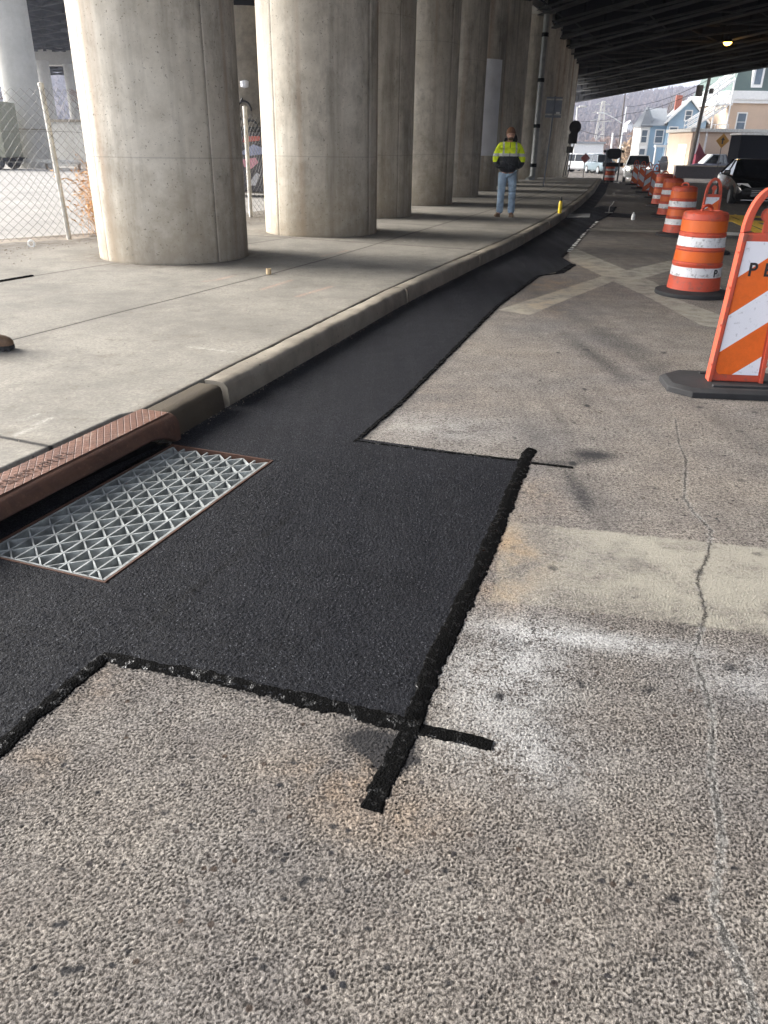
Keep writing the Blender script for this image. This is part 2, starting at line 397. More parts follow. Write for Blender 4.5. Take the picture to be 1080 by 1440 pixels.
def segdist(px, py, pts, closed=False):
    d = np.full(px.shape, 1e3)
    q = list(pts) + ([pts[0]] if closed else [])
    for (ax, ay), (bx, by) in zip(q[:-1], q[1:]):
        vx, vy = bx - ax, by - ay; L = vx * vx + vy * vy + 1e-12
        t = np.clip(((px - ax) * vx + (py - ay) * vy) / L, 0, 1)
        d = np.minimum(d, np.hypot(px - ax - t * vx, py - ay - t * vy))
    return d
def sgndist(px, py, pts):
    d = np.full(px.shape, 1e3); sg = np.ones(px.shape)
    for (ax, ay), (bx, by) in zip(pts[:-1], pts[1:]):
        vx, vy = bx - ax, by - ay; L = vx * vx + vy * vy + 1e-12
        t = np.clip(((px - ax) * vx + (py - ay) * vy) / L, 0, 1)
        q = np.hypot(px - ax - t * vx, py - ay - t * vy); m_ = q < d
        d = np.where(m_, q, d); sg = np.where(m_, np.sign(vx * (py - ay) - vy * (px - ax)), sg)
    return d * sg
def inside(px, py, poly):
    r = np.zeros(px.shape, bool); n = len(poly)
    for i in range(n):
        x0, y0 = poly[i]; x1, y1 = poly[(i + 1) % n]
        c = ((y0 > py) != (y1 > py)) & (px < (x1 - x0) * (py - y0) / ((y1 - y0) or 1e-9) + x0)
        r ^= c
    return r
def G(pts, z=0.0): return [g(x, y, z) for x, y in pts]
# ================================================================ SETTING
# grate / casting frame of reference
DG = Vector((.344, .939, 0)).normalized(); NG = Vector((-DG.y, DG.x, 0))
GO = Vector((-1.18, 3.93, 0))                 # far corner of the grate on the kerb side
GL, GW = 1.33, .63
def gp(s, n, z=0): v = GO - DG * s - NG * n; return (v.x, v.y, z)     # s back towards the camera, n out into the road
gc = [gp(0, 0), gp(0, GW), gp(GL, GW), gp(GL, 0)]

# ---- ground sheet with a hole for the catch basin
def lin(a, b, st): return list(np.arange(a, b - 1e-6, st))
def grid_mesh(name, xs, ys, zf, mat, skip=None):
    xs = np.array(xs); ys = np.array(ys); nx, ny = len(xs), len(ys)
    Xg, Yg = np.meshgrid(xs, ys); px, py = Xg.ravel(), Yg.ravel()
    pz = zf(px, py)
    idx = np.arange(nx * ny).reshape(ny, nx)
    q = np.stack([idx[:-1, :-1], idx[:-1, 1:], idx[1:, 1:], idx[1:, :-1]], -1).reshape(-1, 4)
    if skip is not None:
        cx = (px[q].mean(1)); cy = (py[q].mean(1)); q = q[~skip(cx, cy)]
    me = bpy.data.meshes.new(name)
    me.vertices.add(nx * ny); me.vertices.foreach_set('co', np.stack([px, py, pz], -1).astype(np.float32).ravel())
    me.loops.add(q.size); me.loops.foreach_set('vertex_index', q.ravel().astype(np.int32))
    me.polygons.add(len(q)); me.polygons.foreach_set('loop_start', (np.arange(len(q)) * 4).astype(np.int32))
    me.update(calc_edges=True); me.validate(); me.shade_smooth()
    me.materials.append(mat)
    return link(bpy.data.objects.new(name, me)), px, py
zgv = np.vectorize(zg)
o, _, _ = grid_mesh('ground', [-3000, -600, -100, -2.4, -.3, 100, 600, 3000], [-1500, -20, 2.2, 4.4, 45, 60, 100, 400, 3000],
    lambda x, y: zgv(y) - .012, M['ground'], lambda x, y: (x > -2.4) & (x < -.3) & (y > 2.2) & (y < 4.4))
tag(o, kind='structure')

# ---- old road
FX0, FX1, FY0, FY1, FS = -1.12, 1.50, .74, 2.75, .0038
xs = lin(-4, -2.2, .2) + lin(-2.2, FX0, .02) + list(FX0 + FS * np.arange(int((FX1 - FX0) / FS))) + lin(FX1, 3.4, .02) + lin(3.4, 9, .07) + lin(9, 16, .5) + lin(16, 90, 6) + [90]
ys = lin(-15, .6, 1.5) + list(FY0 + FS * np.arange(int((FY1 - FY0) / FS))) + lin(FY1, 5.6, .02) + lin(5.6, 14, .055) + lin(14, 30, .2) + lin(30, 45, 1) + [45, 50, 55, 60, 90, 200, 400]
pit = [gp(-.02, -.30), gp(-.02, GW - .01), gp(GL + .02, GW - .01), gp(GL + .02, -.30)]
pit2 = [(a[0], a[1]) for a in pit]
o, px, py = grid_mesh('road', xs, ys, lambda x, y: zgv(y) + 0.0, M['road'], lambda x, y: inside(x, y, pit2))
me = o.data
def band_field(ny, nx, step, l0, l1, seed):          # random relief whose bumps are between l0 and l1 metres across
    r_ = np.random.RandomState(seed); f = np.fft.rfft2(r_.randn(ny, nx))
    k = np.hypot(np.fft.fftfreq(ny, step)[:, None], np.fft.rfftfreq(nx, step)[None, :])
    f *= np.exp(-(k * l0) ** 4) * (1 - np.exp(-(k * l1) ** 4)); h = np.fft.irfft2(f, (ny, nx)); return h / h.std()
fnx, fny = int((FX1 - FX0) / FS), int((FY1 - FY0) / FS)
fld = band_field(fny, fnx, FS, .0066, .0165, 3); fld = np.where(fld < 0, fld * 1.25, np.minimum(fld, 1.6) * .7)
fld *= .75 + .25 * np.clip(band_field(fny, fnx, FS, .10, .5, 4) + 1, 0, 2)
wx = np.clip(np.minimum(np.arange(fnx), np.arange(fnx)[::-1]) / 25., 0, 1); wy = np.clip(np.minimum(np.arange(fny) * 9, np.arange(fny)[::-1]) / 120., 0, 1)
fld *= wx[None, :] * wy[:, None]
ix = np.round((px - FX0) / FS).astype(int); iy = np.round((py - FY0) / FS).astype(int)
ok = (ix >= 0) & (ix < fnx) & (iy >= 0) & (iy < fny)
rel = np.zeros(px.shape); rel[ok] = fld[iy[ok], ix[ok]]
co = np.empty(len(px) * 3, np.float32); me.vertices.foreach_get('co', co); co[2::3] += (rel * .00095).astype(np.float32); me.vertices.foreach_set('co', co); me.update()
ngroup(me, 'relief', rel)
bars = [G([(712, 733), (1085, 772), (1400, 806), (1400, 955), (1080, 893), (850, 862), (690, 845)]),
        G([(800, 345), (923, 398), (948, 419), (1016, 444), (1012, 461), (987, 458), (914, 419), (853, 391), (800, 366)]),
        G([(700, 436), (745, 443), (800, 420), (869, 393), (906, 391), (944, 380), (944, 366), (900, 376), (851, 387), (780, 410)]),
        G([(805, 320), (930, 324), (930, 327), (800, 323.5)])]
pd = np.full(px.shape, 9.0)
for b in bars:
    d = segdist(px, py, b, True); d = np.where(inside(px, py, b), -d, d); pd = np.minimum(pd, d)
ngroup(me, 'paint', pd)
def blob(cx, cy, rx, ry, a=1.0, ang=0.0):
    x, y = g(cx, cy); c, s = math.cos(ang), math.sin(ang)
    u = (px - x) * c + (py - y) * s; v = -(px - x) * s + (py - y) * c
    return a * np.exp(-((u / rx) ** 2 + (v / ry) ** 2))
ngroup(me, 'wear', np.clip((py > 6) * .2 + .75 * np.exp(-((px - .62) / .28) ** 2) * (py < 5), 0, 1))
dust = blob(690, 960, .17, .17, .75) + blob(840, 900, .4, .06, .75, -.18) + blob(740, 900, .16, .25, .5) + blob(1060, 960, .2, .1, .5) \
    + blob(720, 1060, .2, .14, .6) + blob(610, 600, .35, .25, .35)
ngroup(me, 'dust', np.clip(dust, 0, 1))
orange = blob(725, 770, .10, .22, 1.2) + blob(700, 830, .10, .16, .9) + blob(760, 700, .12, .25, .5) + blob(470, 1090, .16, .10, .8) + blob(560, 1150, .2, .1, .6) \
    + blob(770, 400, .5, .8, .8) + blob(120, 960, .12, .10, .8) + blob(40, 1080, .1, .1, .6) + blob(820, 375, .3, 1.2, .5) + blob(620, 560, .3, .4, .25) + blob(760, 430, .3, .5, .8)
ngroup(me, 'orange', np.clip(orange, 0, 1))
# soot-dark halo beside the seams, smudges in the lanes
C_pts = G([(522, 1140), (548, 1082), (575, 1030), (612, 930), (650, 855), (688, 770), (712, 712), (738, 650), (747, 632)])
seamD = segdist(px, py, C_pts)
seamF = segdist(px, py, G([(515, 612), (560, 570), (640, 490), (700, 430), (757, 388)]))
seamA = segdist(px, py, G([(0, 1055), (150, 928), (565, 1020)])); seamE = segdist(px, py, G([(510, 622), (800, 657)]))
dark = .4 * np.exp(-(seamD / .03) ** 2) + .55 * np.exp(-(seamF / .07) ** 2) * (py > 4) + .3 * np.exp(-(seamE / .06) ** 2) + .5 * np.exp(-(seamA / .028) ** 2)
dark += blob(815, 690, .06, .16, .6, .1) + blob(822, 712, .05, .14, .45, -.1) + blob(800, 668, .05, .10, .4) + blob(830, 640, .12, .14, .6) + blob(835, 500, .10, 1.1, .5, .08) + blob(790, 650, .2, .05, .4) + blob(818, 560, .12, .9, .32) + blob(850, 470, .2, 2.2, .42, .12) + blob(905, 340, .5, 2.5, .25, .2) \
    + blob(530, 1045, .10, .055, 1.5, -.25) + blob(550, 1070, .06, .05, 1.2) + blob(635, 608, .12, .03, .5) + blob(840, 640, .16, .06, .4) + blob(905, 920, .02, .02, 0) \
    + blob(835, 820, .16, .05, .15) + blob(1000, 640, .4, .3, .12) + blob(413, 1072, .018, .012, .9) + blob(232, 1143, .016, .011, .9) + blob(948, 1265, .022, .014, .9) \
    + blob(470, 1162, .014, .01, 1) + blob(452, 1237, .014, .009, 1) + blob(740, 905, .014, .01, .8) + blob(103, 1365, .016, .01, .8) + blob(885, 500, .8, 1.2, .14)
for k in range(140):
    q_ = g(random.uniform(0, 1080), random.uniform(1060, 1420)); dark += random.uniform(.5, 1.3) * np.exp(-(((px - q_[0]) ** 2 + ((py - q_[1]) * 1.3) ** 2) / random.uniform(.004, .011) ** 2))
for k in range(90):
    dark += blob(random.uniform(560, 1080), random.uniform(470, 1000), random.uniform(.01, .03), random.uniform(.01, .03), random.uniform(.3, .9))
ngroup(me, 'dark', np.clip(dark, 0, 1))
crack = [(950, 590), (955, 625), (965, 645), (962, 700), (975, 720), (1000, 745), (996, 780), (980, 815), (992, 862), (985, 890), (975, 920), (990, 960), (1003, 1010), (1000, 1080), (1008, 1130), (1015, 1180), (1010, 1230), (1002, 1270), (1025, 1330), (1050, 1380), (1060, 1430), (1075, 1500)]
crack2 = [(940, 880), (985, 880)]
ngroup(me, 'crack', sgndist(px, py, G(crack))); ngroup(me, 'crackn', segdist(px, py, G(crack)))
tag(o, kind='structure')

# ---- side lot beyond the fence, soil strip
lot = MB(); lot.add([(-160, -10, .10), (-7.2, -10, .10), (-7.2, 8, .10), (-5.3, 11.9, .10), (-2.2, 19, .10), (2.5, 34, .10), (10.5, 62, .10), (10.5, 130, -.3), (-160, 130, .10)], [tuple(range(9))])
tag(lot.build('parking_lot', M['lot']), kind='structure')

# ---- kerb
kb = [(-1.19, 4.02), (-1.0, 4.62), (-.49, 6.18), (.23, 8.36), (1.10, 10.68), (2.17, 13.47), (3.69, 17.9), (5.60, 24.0), (7.95, 32.0), (10.66, 41.93), (13.4, 52), (16, 62)]
def resample(pts, step):
    out = [Vector((*pts[0], 0))]; 
    for a, b in zip(pts[:-1], pts[1:]):
        a = Vector((*a, 0)); b = Vector((*b, 0)); n = max(1, int((b - a).length / step))
        for k in range(1, n + 1): out.append(a.lerp(b, k / n))
    return out
def smooth_path(pts, it=8):
    p = [v.copy() for v in pts]
    for _ in range(it):
        q = [v.copy() for v in p]
        for i in range(1, len(p) - 1): q[i] = (p[i - 1] + p[i] * 2 + p[i + 1]) / 4
        p = q
    return p
kr = [Vector((-1.19, 4.02, 0))] + smooth_path(resample(kb[1:], .1), 30)
KW = .17
prof = [(-.0, -.1), (.0, .0), (.012, .115), (.022, .138), (.042, .150), (.10, .153), (KW, .152), (KW, .0)]
def kerb_piece(name, pts, mat, rough):
    mb = MB(); n = len(prof); vs = []; fs = []
    for i, p in enumerate(pts):
        t = (pts[min(i + 1, len(pts) - 1)] - pts[max(i - 1, 0)]).normalized(); nn = Vector((-t.y, t.x, 0))
        for j, (a, z) in enumerate(prof):
            w =  mnoise.noise(Vector((p.x * 7, p.y * 7, j * 3.1))) * rough + mnoise.noise(Vector((p.x * 23, p.y * 23, j * 1.7))) * rough * .6
            if 2 <= j <= 4: w -= max(0, mnoise.noise(Vector((p.x * 3, p.y * 3, 9))) - .25) * rough * 5
            q = p + nn * (a - w * .8 * (1 if 1 < j < 5 else 0)); vs.append((q.x, q.y, zg(q.y) + z + (w * .7 if 1 < j < 7 else 0)))
    for i in range(len(pts) - 1):
        for j in range(n - 1): fs.append((i * n + j, (i + 1) * n + j, (i + 1) * n + j + 1, i * n + j + 1))
    fs += [tuple(range(n)), tuple((len(pts) - 1) * n + j for j in range(n - 1, -1, -1))]
    mb.add(vs, fs)
    return tag(mb.build(name, mat, smooth=True, ang=60), kind='structure')
kfine = []
for a, b in zip(kr[:-1], kr[1:]):
    L = (b - a).length; n = max(1, int(L / (.03 if a.y < 12 else .12)))
    kfine += [a.lerp(b, k / n) for k in range(n)]
kfine.append(kr[-1])
i0 = next(i for i, v in enumerate(kfine) if v.y > 4.60)
kerb_piece('curb', kfine[:i0], M['curbwet'], .003)
start = i0 + 1; nextcut = 8.35
for cut in (8.3, 11.2, 14.1, 17, 20, 23.5, 27, 31, 36, 42, 50, 70):
    j = next((i for i, v in enumerate(kfine) if v.y > cut), len(kfine))
    kerb_piece('curb', kfine[start:j], M['curb'], .009); start = j
    if j >= len(kfine) - 2: break

# ---- sidewalk: lofted from the kerb back to the fence strip
def kback(y):
    for a, b in zip(kr[:-1], kr[1:]):
        if a.y <= y <= b.y and b.y > a.y:
            return a.x + (b.x - a.x) * (y - a.y) / (b.y - a.y)
    return kr[-1].x + .26 * (y - kr[-1].y)
def kx(y):
    if y < 4.02: return -1.19 + (y - 4.02) * .366 - .03
    return kback(y)
ysw = lin(-6, 2, .5) + lin(2, 9, .03) + lin(9, 20, .08) + lin(20, 66, .5)
offs = [-.18 - .012] 
tt = lin(0, 1.8, .03) + lin(1.8, 4.4, .06) + lin(4.4, 9, .25) + [9.0]
W = len(tt); vs = []; 
for y in ysw:
    xk = kx(y) - (KW + .014) / math.cos(.33) - (.03 if y < 4.05 else 0)
    for t in tt:
        vs.append((xk - t, y, zg(y) + .152 + mnoise.noise(Vector((xk - t, y, 0))) * .004))
vs = np.array(vs); idx = np.arange(len(ysw) * W).reshape(len(ysw), W)
q = np.stack([idx[:-1, :-1], idx[1:, :-1], idx[1:, 1:], idx[:-1, 1:]], -1).reshape(-1, 4)
fenceline = [(-8.0, 5.6), (-5.9, 11.35), (-4.6, 12.35), (-3.3, 15.4), (-2.9, 17.1), (1, 30), (9.3, 62)]
bx = np.interp(vs[:, 1][q].mean(1), [5.6, 11.35, 12.35, 17, 30, 62], [-8.0, -5.9, -4.95, -3.4, 0, 8.6])
q = q[vs[:, 0][q].mean(1) > bx]
rim = idx[:, 0]; n0 = len(vs)
low = vs[rim].copy(); low[:, 2] -= .16
vs = np.vstack([vs, low])
faces = [tuple(int(c) for c in r) for r in q] + [(int(rim[i]), n0 + i, n0 + i + 1, int(rim[i + 1])) for i in range(len(rim) - 1)]
me = bpy.data.meshes.new('sidewalk'); me.from_pydata([tuple(v) for v in vs], [], faces); me.shade_smooth(); me.materials.append(M['walk'])
px, py = vs[:, 0], vs[:, 1]
J1 = [(-7.5, -6), (-4.6, 1.5), (-2.82, 5.72), (-1.34, 9.2), (-.7, 10.88), (1.07, 16.0), (2.36, 19.59), (4.84, 27.24), (9, 41), (14, 60)]
J2 = [(-9.5, -6), (-4.13, 8.35), (-3.56, 9.53), g(349, 343, .152), g(403, 335, .152), (2, 26), (10, 60)]
yq = py + .42 * px
cj = [((-1.43, 3.35), (-3.6, 4.35)), ((-1.95, 11.0), (-2.6, 11.2)), ((-.2, 12.1), (-4, 13.4)), ((1.6, 12.6), (-2.9, 14.4)), ((3.2, 17.2), (-1.5, 19.0)), ((4.6, 21.8), (0, 23.4)), ((6, 26.5), (1, 28)), ((7.3, 31), (3, 32)), ((9, 36.5), (4, 38)), ((10, 41), (5, 43))]
cj0 = [c for c in cj]
ngroup(me, 'joint', sgndist(px, py, J1)); ngroup(me, 'joint2', sgndist(px, py, J2))
ngroup(me, 'cross', np.interp(yq, [-12, -3.2, 2.8, 12.4, 16, 19.6, 23.2, 26.8, 30.4, 34, 80], [-2.9, 0, 1, 2, 3, 4, 5, 6, 7, 8, 20]))
def sblob(x, y, r, a): return a * np.exp(-(((px - x) ** 2 + (py - y) ** 2) / r ** 2))
ch = np.zeros(px.shape)
for s in ([(22, 612), (72, 588)], [(430, 497), (525, 515)], [(260, 487), (330, 495)], [(565, 340), (600, 338)], [(30, 590), (50, 583)], [(600, 330), (625, 326)]):
    ch = np.maximum(ch, np.clip(1.3 - segdist(px, py, G(s, .152)) / .014, 0, 1))
ngroup(me, 'chalk', ch)
pk = np.zeros(px.shape)
for s in ([(368, 407), (410, 394)], [(418, 417), (466, 403)], [(290, 396), (330, 388)], [(455, 360), (490, 352)]):
    pk = np.maximum(pk, np.clip(1.2 - segdist(px, py, G(s, .152)) / .03, 0, 1) * .8)
ngroup(me, 'pink', pk)
dirt = np.clip(1.0 - (px - np.interp(py, [5.6, 11.35, 12.35, 17, 30, 62], [-7.6, -5.5, -4.2, -2.6, 0, 8.6])) / 1.1, 0, 1) * .9 * (py < 19)
for cx, cy in ((-2.9, 10.7), (-1.2, 14.15)):
    r = np.hypot(px - cx, py - cy); dirt = np.maximum(dirt, np.clip(1.35 - r / 1.0, 0, 1) * 2.2)
kd = segdist(px, py, [(v.x, v.y) for v in kfine[::12]])
dirt = np.maximum(dirt, np.clip(1 - np.abs(kd - .2) / .05, 0, 1) * .8)
for k in range(60):
    dirt = np.maximum(dirt, sblob(random.uniform(-3, 1), random.uniform(3.5, 11), random.uniform(.02, .09), random.uniform(.2, .6)))
ngroup(me, 'dirt', np.clip(dirt, 0, 1))
tag(link(bpy.data.objects.new('sidewalk', me)), kind='structure')

# ---- soil strip under the fence
so = MB(); so.add([(-9, 5, .135), (-7.6, 5, .135), (-5.5, 11.3, .14), (-4.3, 12.3, .14), (-2.9, 15.5, .14), (-2.2, 18.5, .14), (-3.0, 18.8, .13), (-4.6, 14, .13), (-6.8, 11.6, .13)], [tuple(range(9))])
tag(so.build('soil', M['soil']), kind='structure')

# ---- fresh asphalt patch
front = [(v.x, v.y) for v in kfine if 4.0 < v.y < 22.2][::6]
far_px = [(845, 290), (866, 291), (858, 302), (838, 312), (822, 328), (808, 345), (790, 362), (806, 372), (802, 379), (775, 384), (757, 388), (700, 430), (640, 490), (560, 570), (508, 618), (620, 634), (728, 650)]
edge = G(far_px) + G([(712, 705), (688, 765), (650, 850), (612, 925), (575, 1015), (480, 1000), (300, 958), (152, 927), (60, 990), (0, 1048), (-60, 1110), (-200, 1260)]) + [(-1.75, .3), (-2.9, .3), (-2.2, 2.0)]
gr = [gp(GL + .004, .0), gp(GL + .004, GW + .004), gp(-.004, GW + .004), gp(-.004, 0)]
poly = [(a[0], a[1]) for a in gr] + [(-1.19, 4.02)] + [p for p in front] + edge
pm = MB()
def dense(poly, step=.06):
    out = []
    for (ax, ay), (bx, by) in zip(poly, poly[1:] + poly[:1]):
        L = math.hypot(bx - ax, by - ay); n = max(1, int(L / step)) if ay < 12 else 1
        for k in range(n):
            t = k / n; j = .004 if (0 < k < n) else 0
            out.append((ax + (bx - ax) * t + random.uniform(-j, j), ay + (by - ay) * t + random.uniform(-j, j)))
    return out
def dedge(poly):   # keep the grate sides straight
    return [(a[0], a[1]) for a in gr] + dense(poly[4:])
pm.prism(dedge(poly), -.008, .0045)
tag(pm.build('asphalt_patch', M['fresh']), kind='structure')
# its stony surface near the camera
PX0, PX1, PY0, PY1, PS = -1.75, .80, .95, 4.6, .0058
nx_, ny_ = int((PX1 - PX0) / PS), int((PY1 - PY0) / PS)
pxs = PX0 + PS * np.arange(nx_); pys = PY0 + PS * np.arange(ny_)
shr = dedge(poly); grw = [(a[0], a[1]) for a in (gp(GL + .01, -.3), gp(GL + .01, GW + .012), gp(-.012, GW + .012), gp(-.012, -.3))]
pf_ = band_field(ny_, nx_, PS, .0105, .024, 9)
pamp = np.clip((PY1 - pys) / 1.2, 0, 1)[:, None] * np.ones((1, nx_))
o2, qx, qy = grid_mesh('asphalt_patch', pxs, pys, lambda x, y: 0 * x, M['fresh'], lambda x, y: (~inside(x, y, poly)) | inside(x, y, grw) | (segdist(x, y, [(v.x, v.y) for v in kfine[:200:6]]) < .012))
zz = (.0048 + .0022 * pamp + pamp * .0015 * np.clip(pf_, -2.2, 1.6)).ravel()
co = np.empty(len(qx) * 3, np.float32); o2.data.vertices.foreach_get('co', co)
co[2::3] = zz.astype(np.float32); o2.data.vertices.foreach_set('co', co); o2.data.update(); tag(o2, kind='structure')
# narrow gutter strip and side trench
gs = [(v.x - .02, v.y) for v in kfine if 22.0 < v.y < 43][::8]
gst = MB(); gst.prism(gs + [(x + .42, y - .1) for x, y in reversed(gs)], -.005, .005)
gst.prism(G([(856, 299), (893, 302), (893, 307), (856, 305)]), -.005, .0055)
tag(gst.build('gutter_patch', M['fresh']), kind='structure')

# ---- tar seams
def ribbon(mb, pts, w0, w1=None, th=.0013, jit=.005, step=.010, base=.006, side=0, over=None):
    w1 = w0 if w1 is None else w1
    p = resample(pts, step); n = len(p)
    p = smooth_path(p, 6)
    K = 11; vs = []; fs = []
    for i, v in enumerate(p):
        t = (p[min(i + 1, n - 1)] - p[max(i - 1, 0)]).normalized(); nn = Vector((-t.y, t.x, 0))
        w = (w0 + (w1 - w0) * i / max(1, n - 1)) * (1 + .28 * mnoise.noise(Vector((v.x * 7, v.y * 7, 4))))
        s = Vector((v.x * 40, v.y * 40, 0))
        jl = mnoise.noise(s) * jit + mnoise.noise(s * .3) * jit + mnoise.noise(s * 3.1) * jit * .5; jr = mnoise.noise(s + Vector((50, 9, 3))) * jit + mnoise.noise(s * .3 + Vector((9, 9, 9))) * jit
        for k in range(K):
            u = k / (K - 1) * 2 - 1
            off = u * w / 2 + (jl if u < 0 else jr) * abs(u)
            q = v + nn * off
            on = 1.0
            if over: on = min(1, max(0, ((v - Vector((*over, 0))).length * (1 if v.y > over[1] else -1)) / .05 + .5))
            us = u * side; sm_ = min(1, max(0, (us + .9) / 1.1)); sm_ = sm_ * sm_ * (3 - 2 * sm_)
            bz = (.0022 + .0072 * sm_ * on) if side else base
            hz = 0 if abs(u) == 1 else th * (.5 + .9 * mnoise.noise(Vector((q.x * 60, q.y * 60, 5))) + .5 * mnoise.noise(Vector((q.x * 150, q.y * 150, 5))))
            vs.append((q.x, q.y, bz + hz - (.009 if abs(u) == 1 else 0)))
    for i in range(n - 1):
        for k in range(K - 1): fs.append((i * K + k, i * K + k + 1, (i + 1) * K + k + 1, (i + 1) * K + k))
    for r in (0, n - 1):
        fs.append(tuple(r * K + k for k in range(K)))
    mb.add(vs, fs)
tb = MB()
ribbon(tb, C_pts, .066, .080, .0014, .010, side=1, over=g(578, 1020))
ribbon(tb, G([(146, 925), (300, 955), (480, 998), (590, 1026)]), .046, .064, .0014, .011, side=1)
ribbon(tb, G([(-220, 1275), (-60, 1110), (20, 1036), (90, 972), (154, 922)]), .052, .052, .0014, .010, side=1)
ribbon(tb, G([(585, 1026), (640, 1036), (692, 1049)]), .056, .05, .0018, .005, base=.0034)
ribbon(tb, G([(500, 621), (600, 634), (735, 649)]), .026, .05, .002, .007, side=-1)
ribbon(tb, G([(745, 651), (806, 658)]), .026, .03, .0015, .004, base=.0028)
tag(tb.build('tar_seam', M['tar'], smooth=True, ang=80), kind='structure')
tb = MB()
ribbon(tb, G([(498, 623), (560, 570), (640, 490), (700, 430), (757, 388), (790, 384)]), .028, .06, .002, .009, step=.03, base=.0062)
ribbon(tb, G([(787, 384), (806, 372)]), .12, .10, .006, .01, step=.03, base=.006)
ribbon(tb, G([(790, 362), (808, 345), (822, 328), (838, 312), (858, 302), (866, 291)]), .05, .08, .004, .01, step=.05, base=.006)
tag(tb.build('tar_seam', M['tar'], smooth=True, ang=80), kind='structure')
# broken whitish grit along the far seam edge + white box painted on patch
wm = MB()
seg = resample(G([(800, 355), (812, 341), (822, 329), (840, 312)]), .12)
for a, b in zip(seg[:-1], seg[1:]):
    if random.random() < .62:
        t = (b - a).normalized(); nn = Vector((-t.y, t.x, 0)) * random.uniform(.02, .045)
        wm.add([tuple(v + Vector((0, 0, .0125))) for v in (a - nn, b - nn * .6, b + nn, a + nn * .8)], [(0, 1, 2, 3)])
wm.prism(G([(798, 301.5), (830, 301), (829, 306), (797, 306.5)]), .008, .0115)
tag(wm.build('white_marking', M['wlane']), kind='structure')
ym = MB()
ym.prism(G([(1017, 306), (1024, 303), (1078, 327), (1072, 332)]), -.002, .005)
ym.prism(G([(1028, 304), (1034, 301.5), (1098, 326), (1092, 331)]), -.002, .005)
ym.prism(G([(1018, 302), (1140, 307), (1140, 309.5), (1018, 304)]), -.002, .0062)
ym.prism(G([(1016, 309), (1140, 313), (1140, 315.5), (1018, 311.5)]), -.002, .0074)
tag(ym.build('yellow_marking', M['ylane']), kind='structure')
wm = MB()
wm.prism(G([(1010, 326), (1150, 333), (1150, 337), (1008, 330)]), -.002, .005)
wm.prism(G([(1000, 408), (1012, 404), (1022, 413), (1013, 420)]), -.002, .005)
tag(wm.build('white_marking', M['wlane']), kind='structure')
wm = MB()
wm.prism([(20, 70), (20.15, 70), (31, 110), (30.6, 110)], zg(100) - .002, zg(100) + .005)
wm.prism([(12, 60.2), (45, 62), (45, 62.5), (12, 60.7)], zg(100) - .002, zg(100) + .005)
tag(wm.build('white_marking', M['wlane']), kind='structure')

# ---- loose grit (nobody could count it)
gm = MB()
def pebble(x, y, z, r):
    vs = []
    a0 = random.random() * 6
    for k in range(5):
        a = a0 + k * 2 * PI / 5; rr = r * random.uniform(.7, 1.2); vs.append((x + rr * math.cos(a), y + rr * math.sin(a), z - .001))
    vs.append((x + random.uniform(-.3, .3) * r, y + random.uniform(-.3, .3) * r, z + r * random.uniform(.6, 1.0)))
    gm.add(vs, [(k, (k + 1) % 5, 5) for k in range(5)])
for k in range(700):
    t = random.choice(C_pts[:-1]); 
    i = random.randrange(len(C_pts) - 1); a, b = C_pts[i], C_pts[i + 1]; u = random.random()
    pebble(a[0] + (b[0] - a[0]) * u + random.gauss(0, .035), a[1] + (b[1] - a[1]) * u + random.gauss(0, .03), .001, random.uniform(.0015, .004))
for seq in (G([(0, 1055), (150, 928), (565, 1020)]), G([(500, 621), (735, 650)]), G([(510, 615), (640, 490), (757, 388)])):
    for k in range(260):
        i = random.randrange(len(seq) - 1); a, b = seq[i], seq[i + 1]; u = random.random()
        pebble(a[0] + (b[0] - a[0]) * u + random.gauss(0, .03), a[1] + (b[1] - a[1]) * u + random.gauss(0, .03), .001, random.uniform(.0015, .004))
tag(gm.build('loose_grit', M['tar']), kind='stuff', label='black crumbs of fresh asphalt scattered along the patch seams')
gm = MB()
for k in range(520):
    y = 3.0 + 10 * random.random() ** 1.5; x = kx(y) - .25 - abs(random.gauss(0, 1.2)); pebble(x, y, .152, random.uniform(.002, .007))
for k in range(500):
    y = random.uniform(9, 18); x = np.interp(y, [5.6, 11.35, 12.35, 17], [-7.4, -5.3, -4.3, -2.9]) + abs(random.gauss(0, .5)); pebble(x, y, .152, random.uniform(.006, .018))
for k in range(300):
    v = random.choice(kfine[:200]); pebble(v.x + abs(random.gauss(0, .02)) + .003, v.y, .006, random.uniform(.002, .006))
tag(gm.build('loose_grit', M['soil']), kind='stuff', label='small brown crumbs and pebbles scattered over the sidewalk')
# ================================================================ THINGS
# ---- storm drain: iron kerb inlet, grate, basin
t_in = empty('curb_inlet', gp(GL / 2, -.12))
tag(t_in, 'rusty brown iron curb inlet with diamond tread top above the steel grate', 'curb inlet')
inv = Matrix.Translation(-Vector(t_in.location))
def world_build(mb, name, mat, parent, **k):
    L = Vector(parent.location); mb.v = [tuple(Vector(v) - L) for v in mb.v]
    return mb.build(name, mat, parent, **k)
S0, S1 = -.10, 1.95
mb = MB(); N = 80; vs = []; fs = []
pr = None
for i in range(N + 1):
    s = S0 + (S1 - S0) * i / N
    e = min(1, max(0, (s - S0 - .05) / .22)); e2 = min(1, max(0, (S1 - .1 - s) / .25)); e = (e * e2)
    e = math.sin(e * PI / 2) ** .8 if e > 0 else 0
    zb = .072 * e                                    # height of the mouth
    pp = [(.245, -.02), (.245, .152), (.07, .154), (.042, .149), (.018, .132), (.003, .105), (.0, max(zb + .012, .0) if e else .0), (.012, zb if e else -.01), (.05, zb + .004 if e else -.01), (.05, .10 if e else -.01), (.2, .10 if e else -.01), (.2, -.02)]
    for n_, z in pp: vs.append(gp(s, -n_, z + mnoise.noise(Vector((s * 9, z * 30, n_ * 9))) * .0015))
K = 12
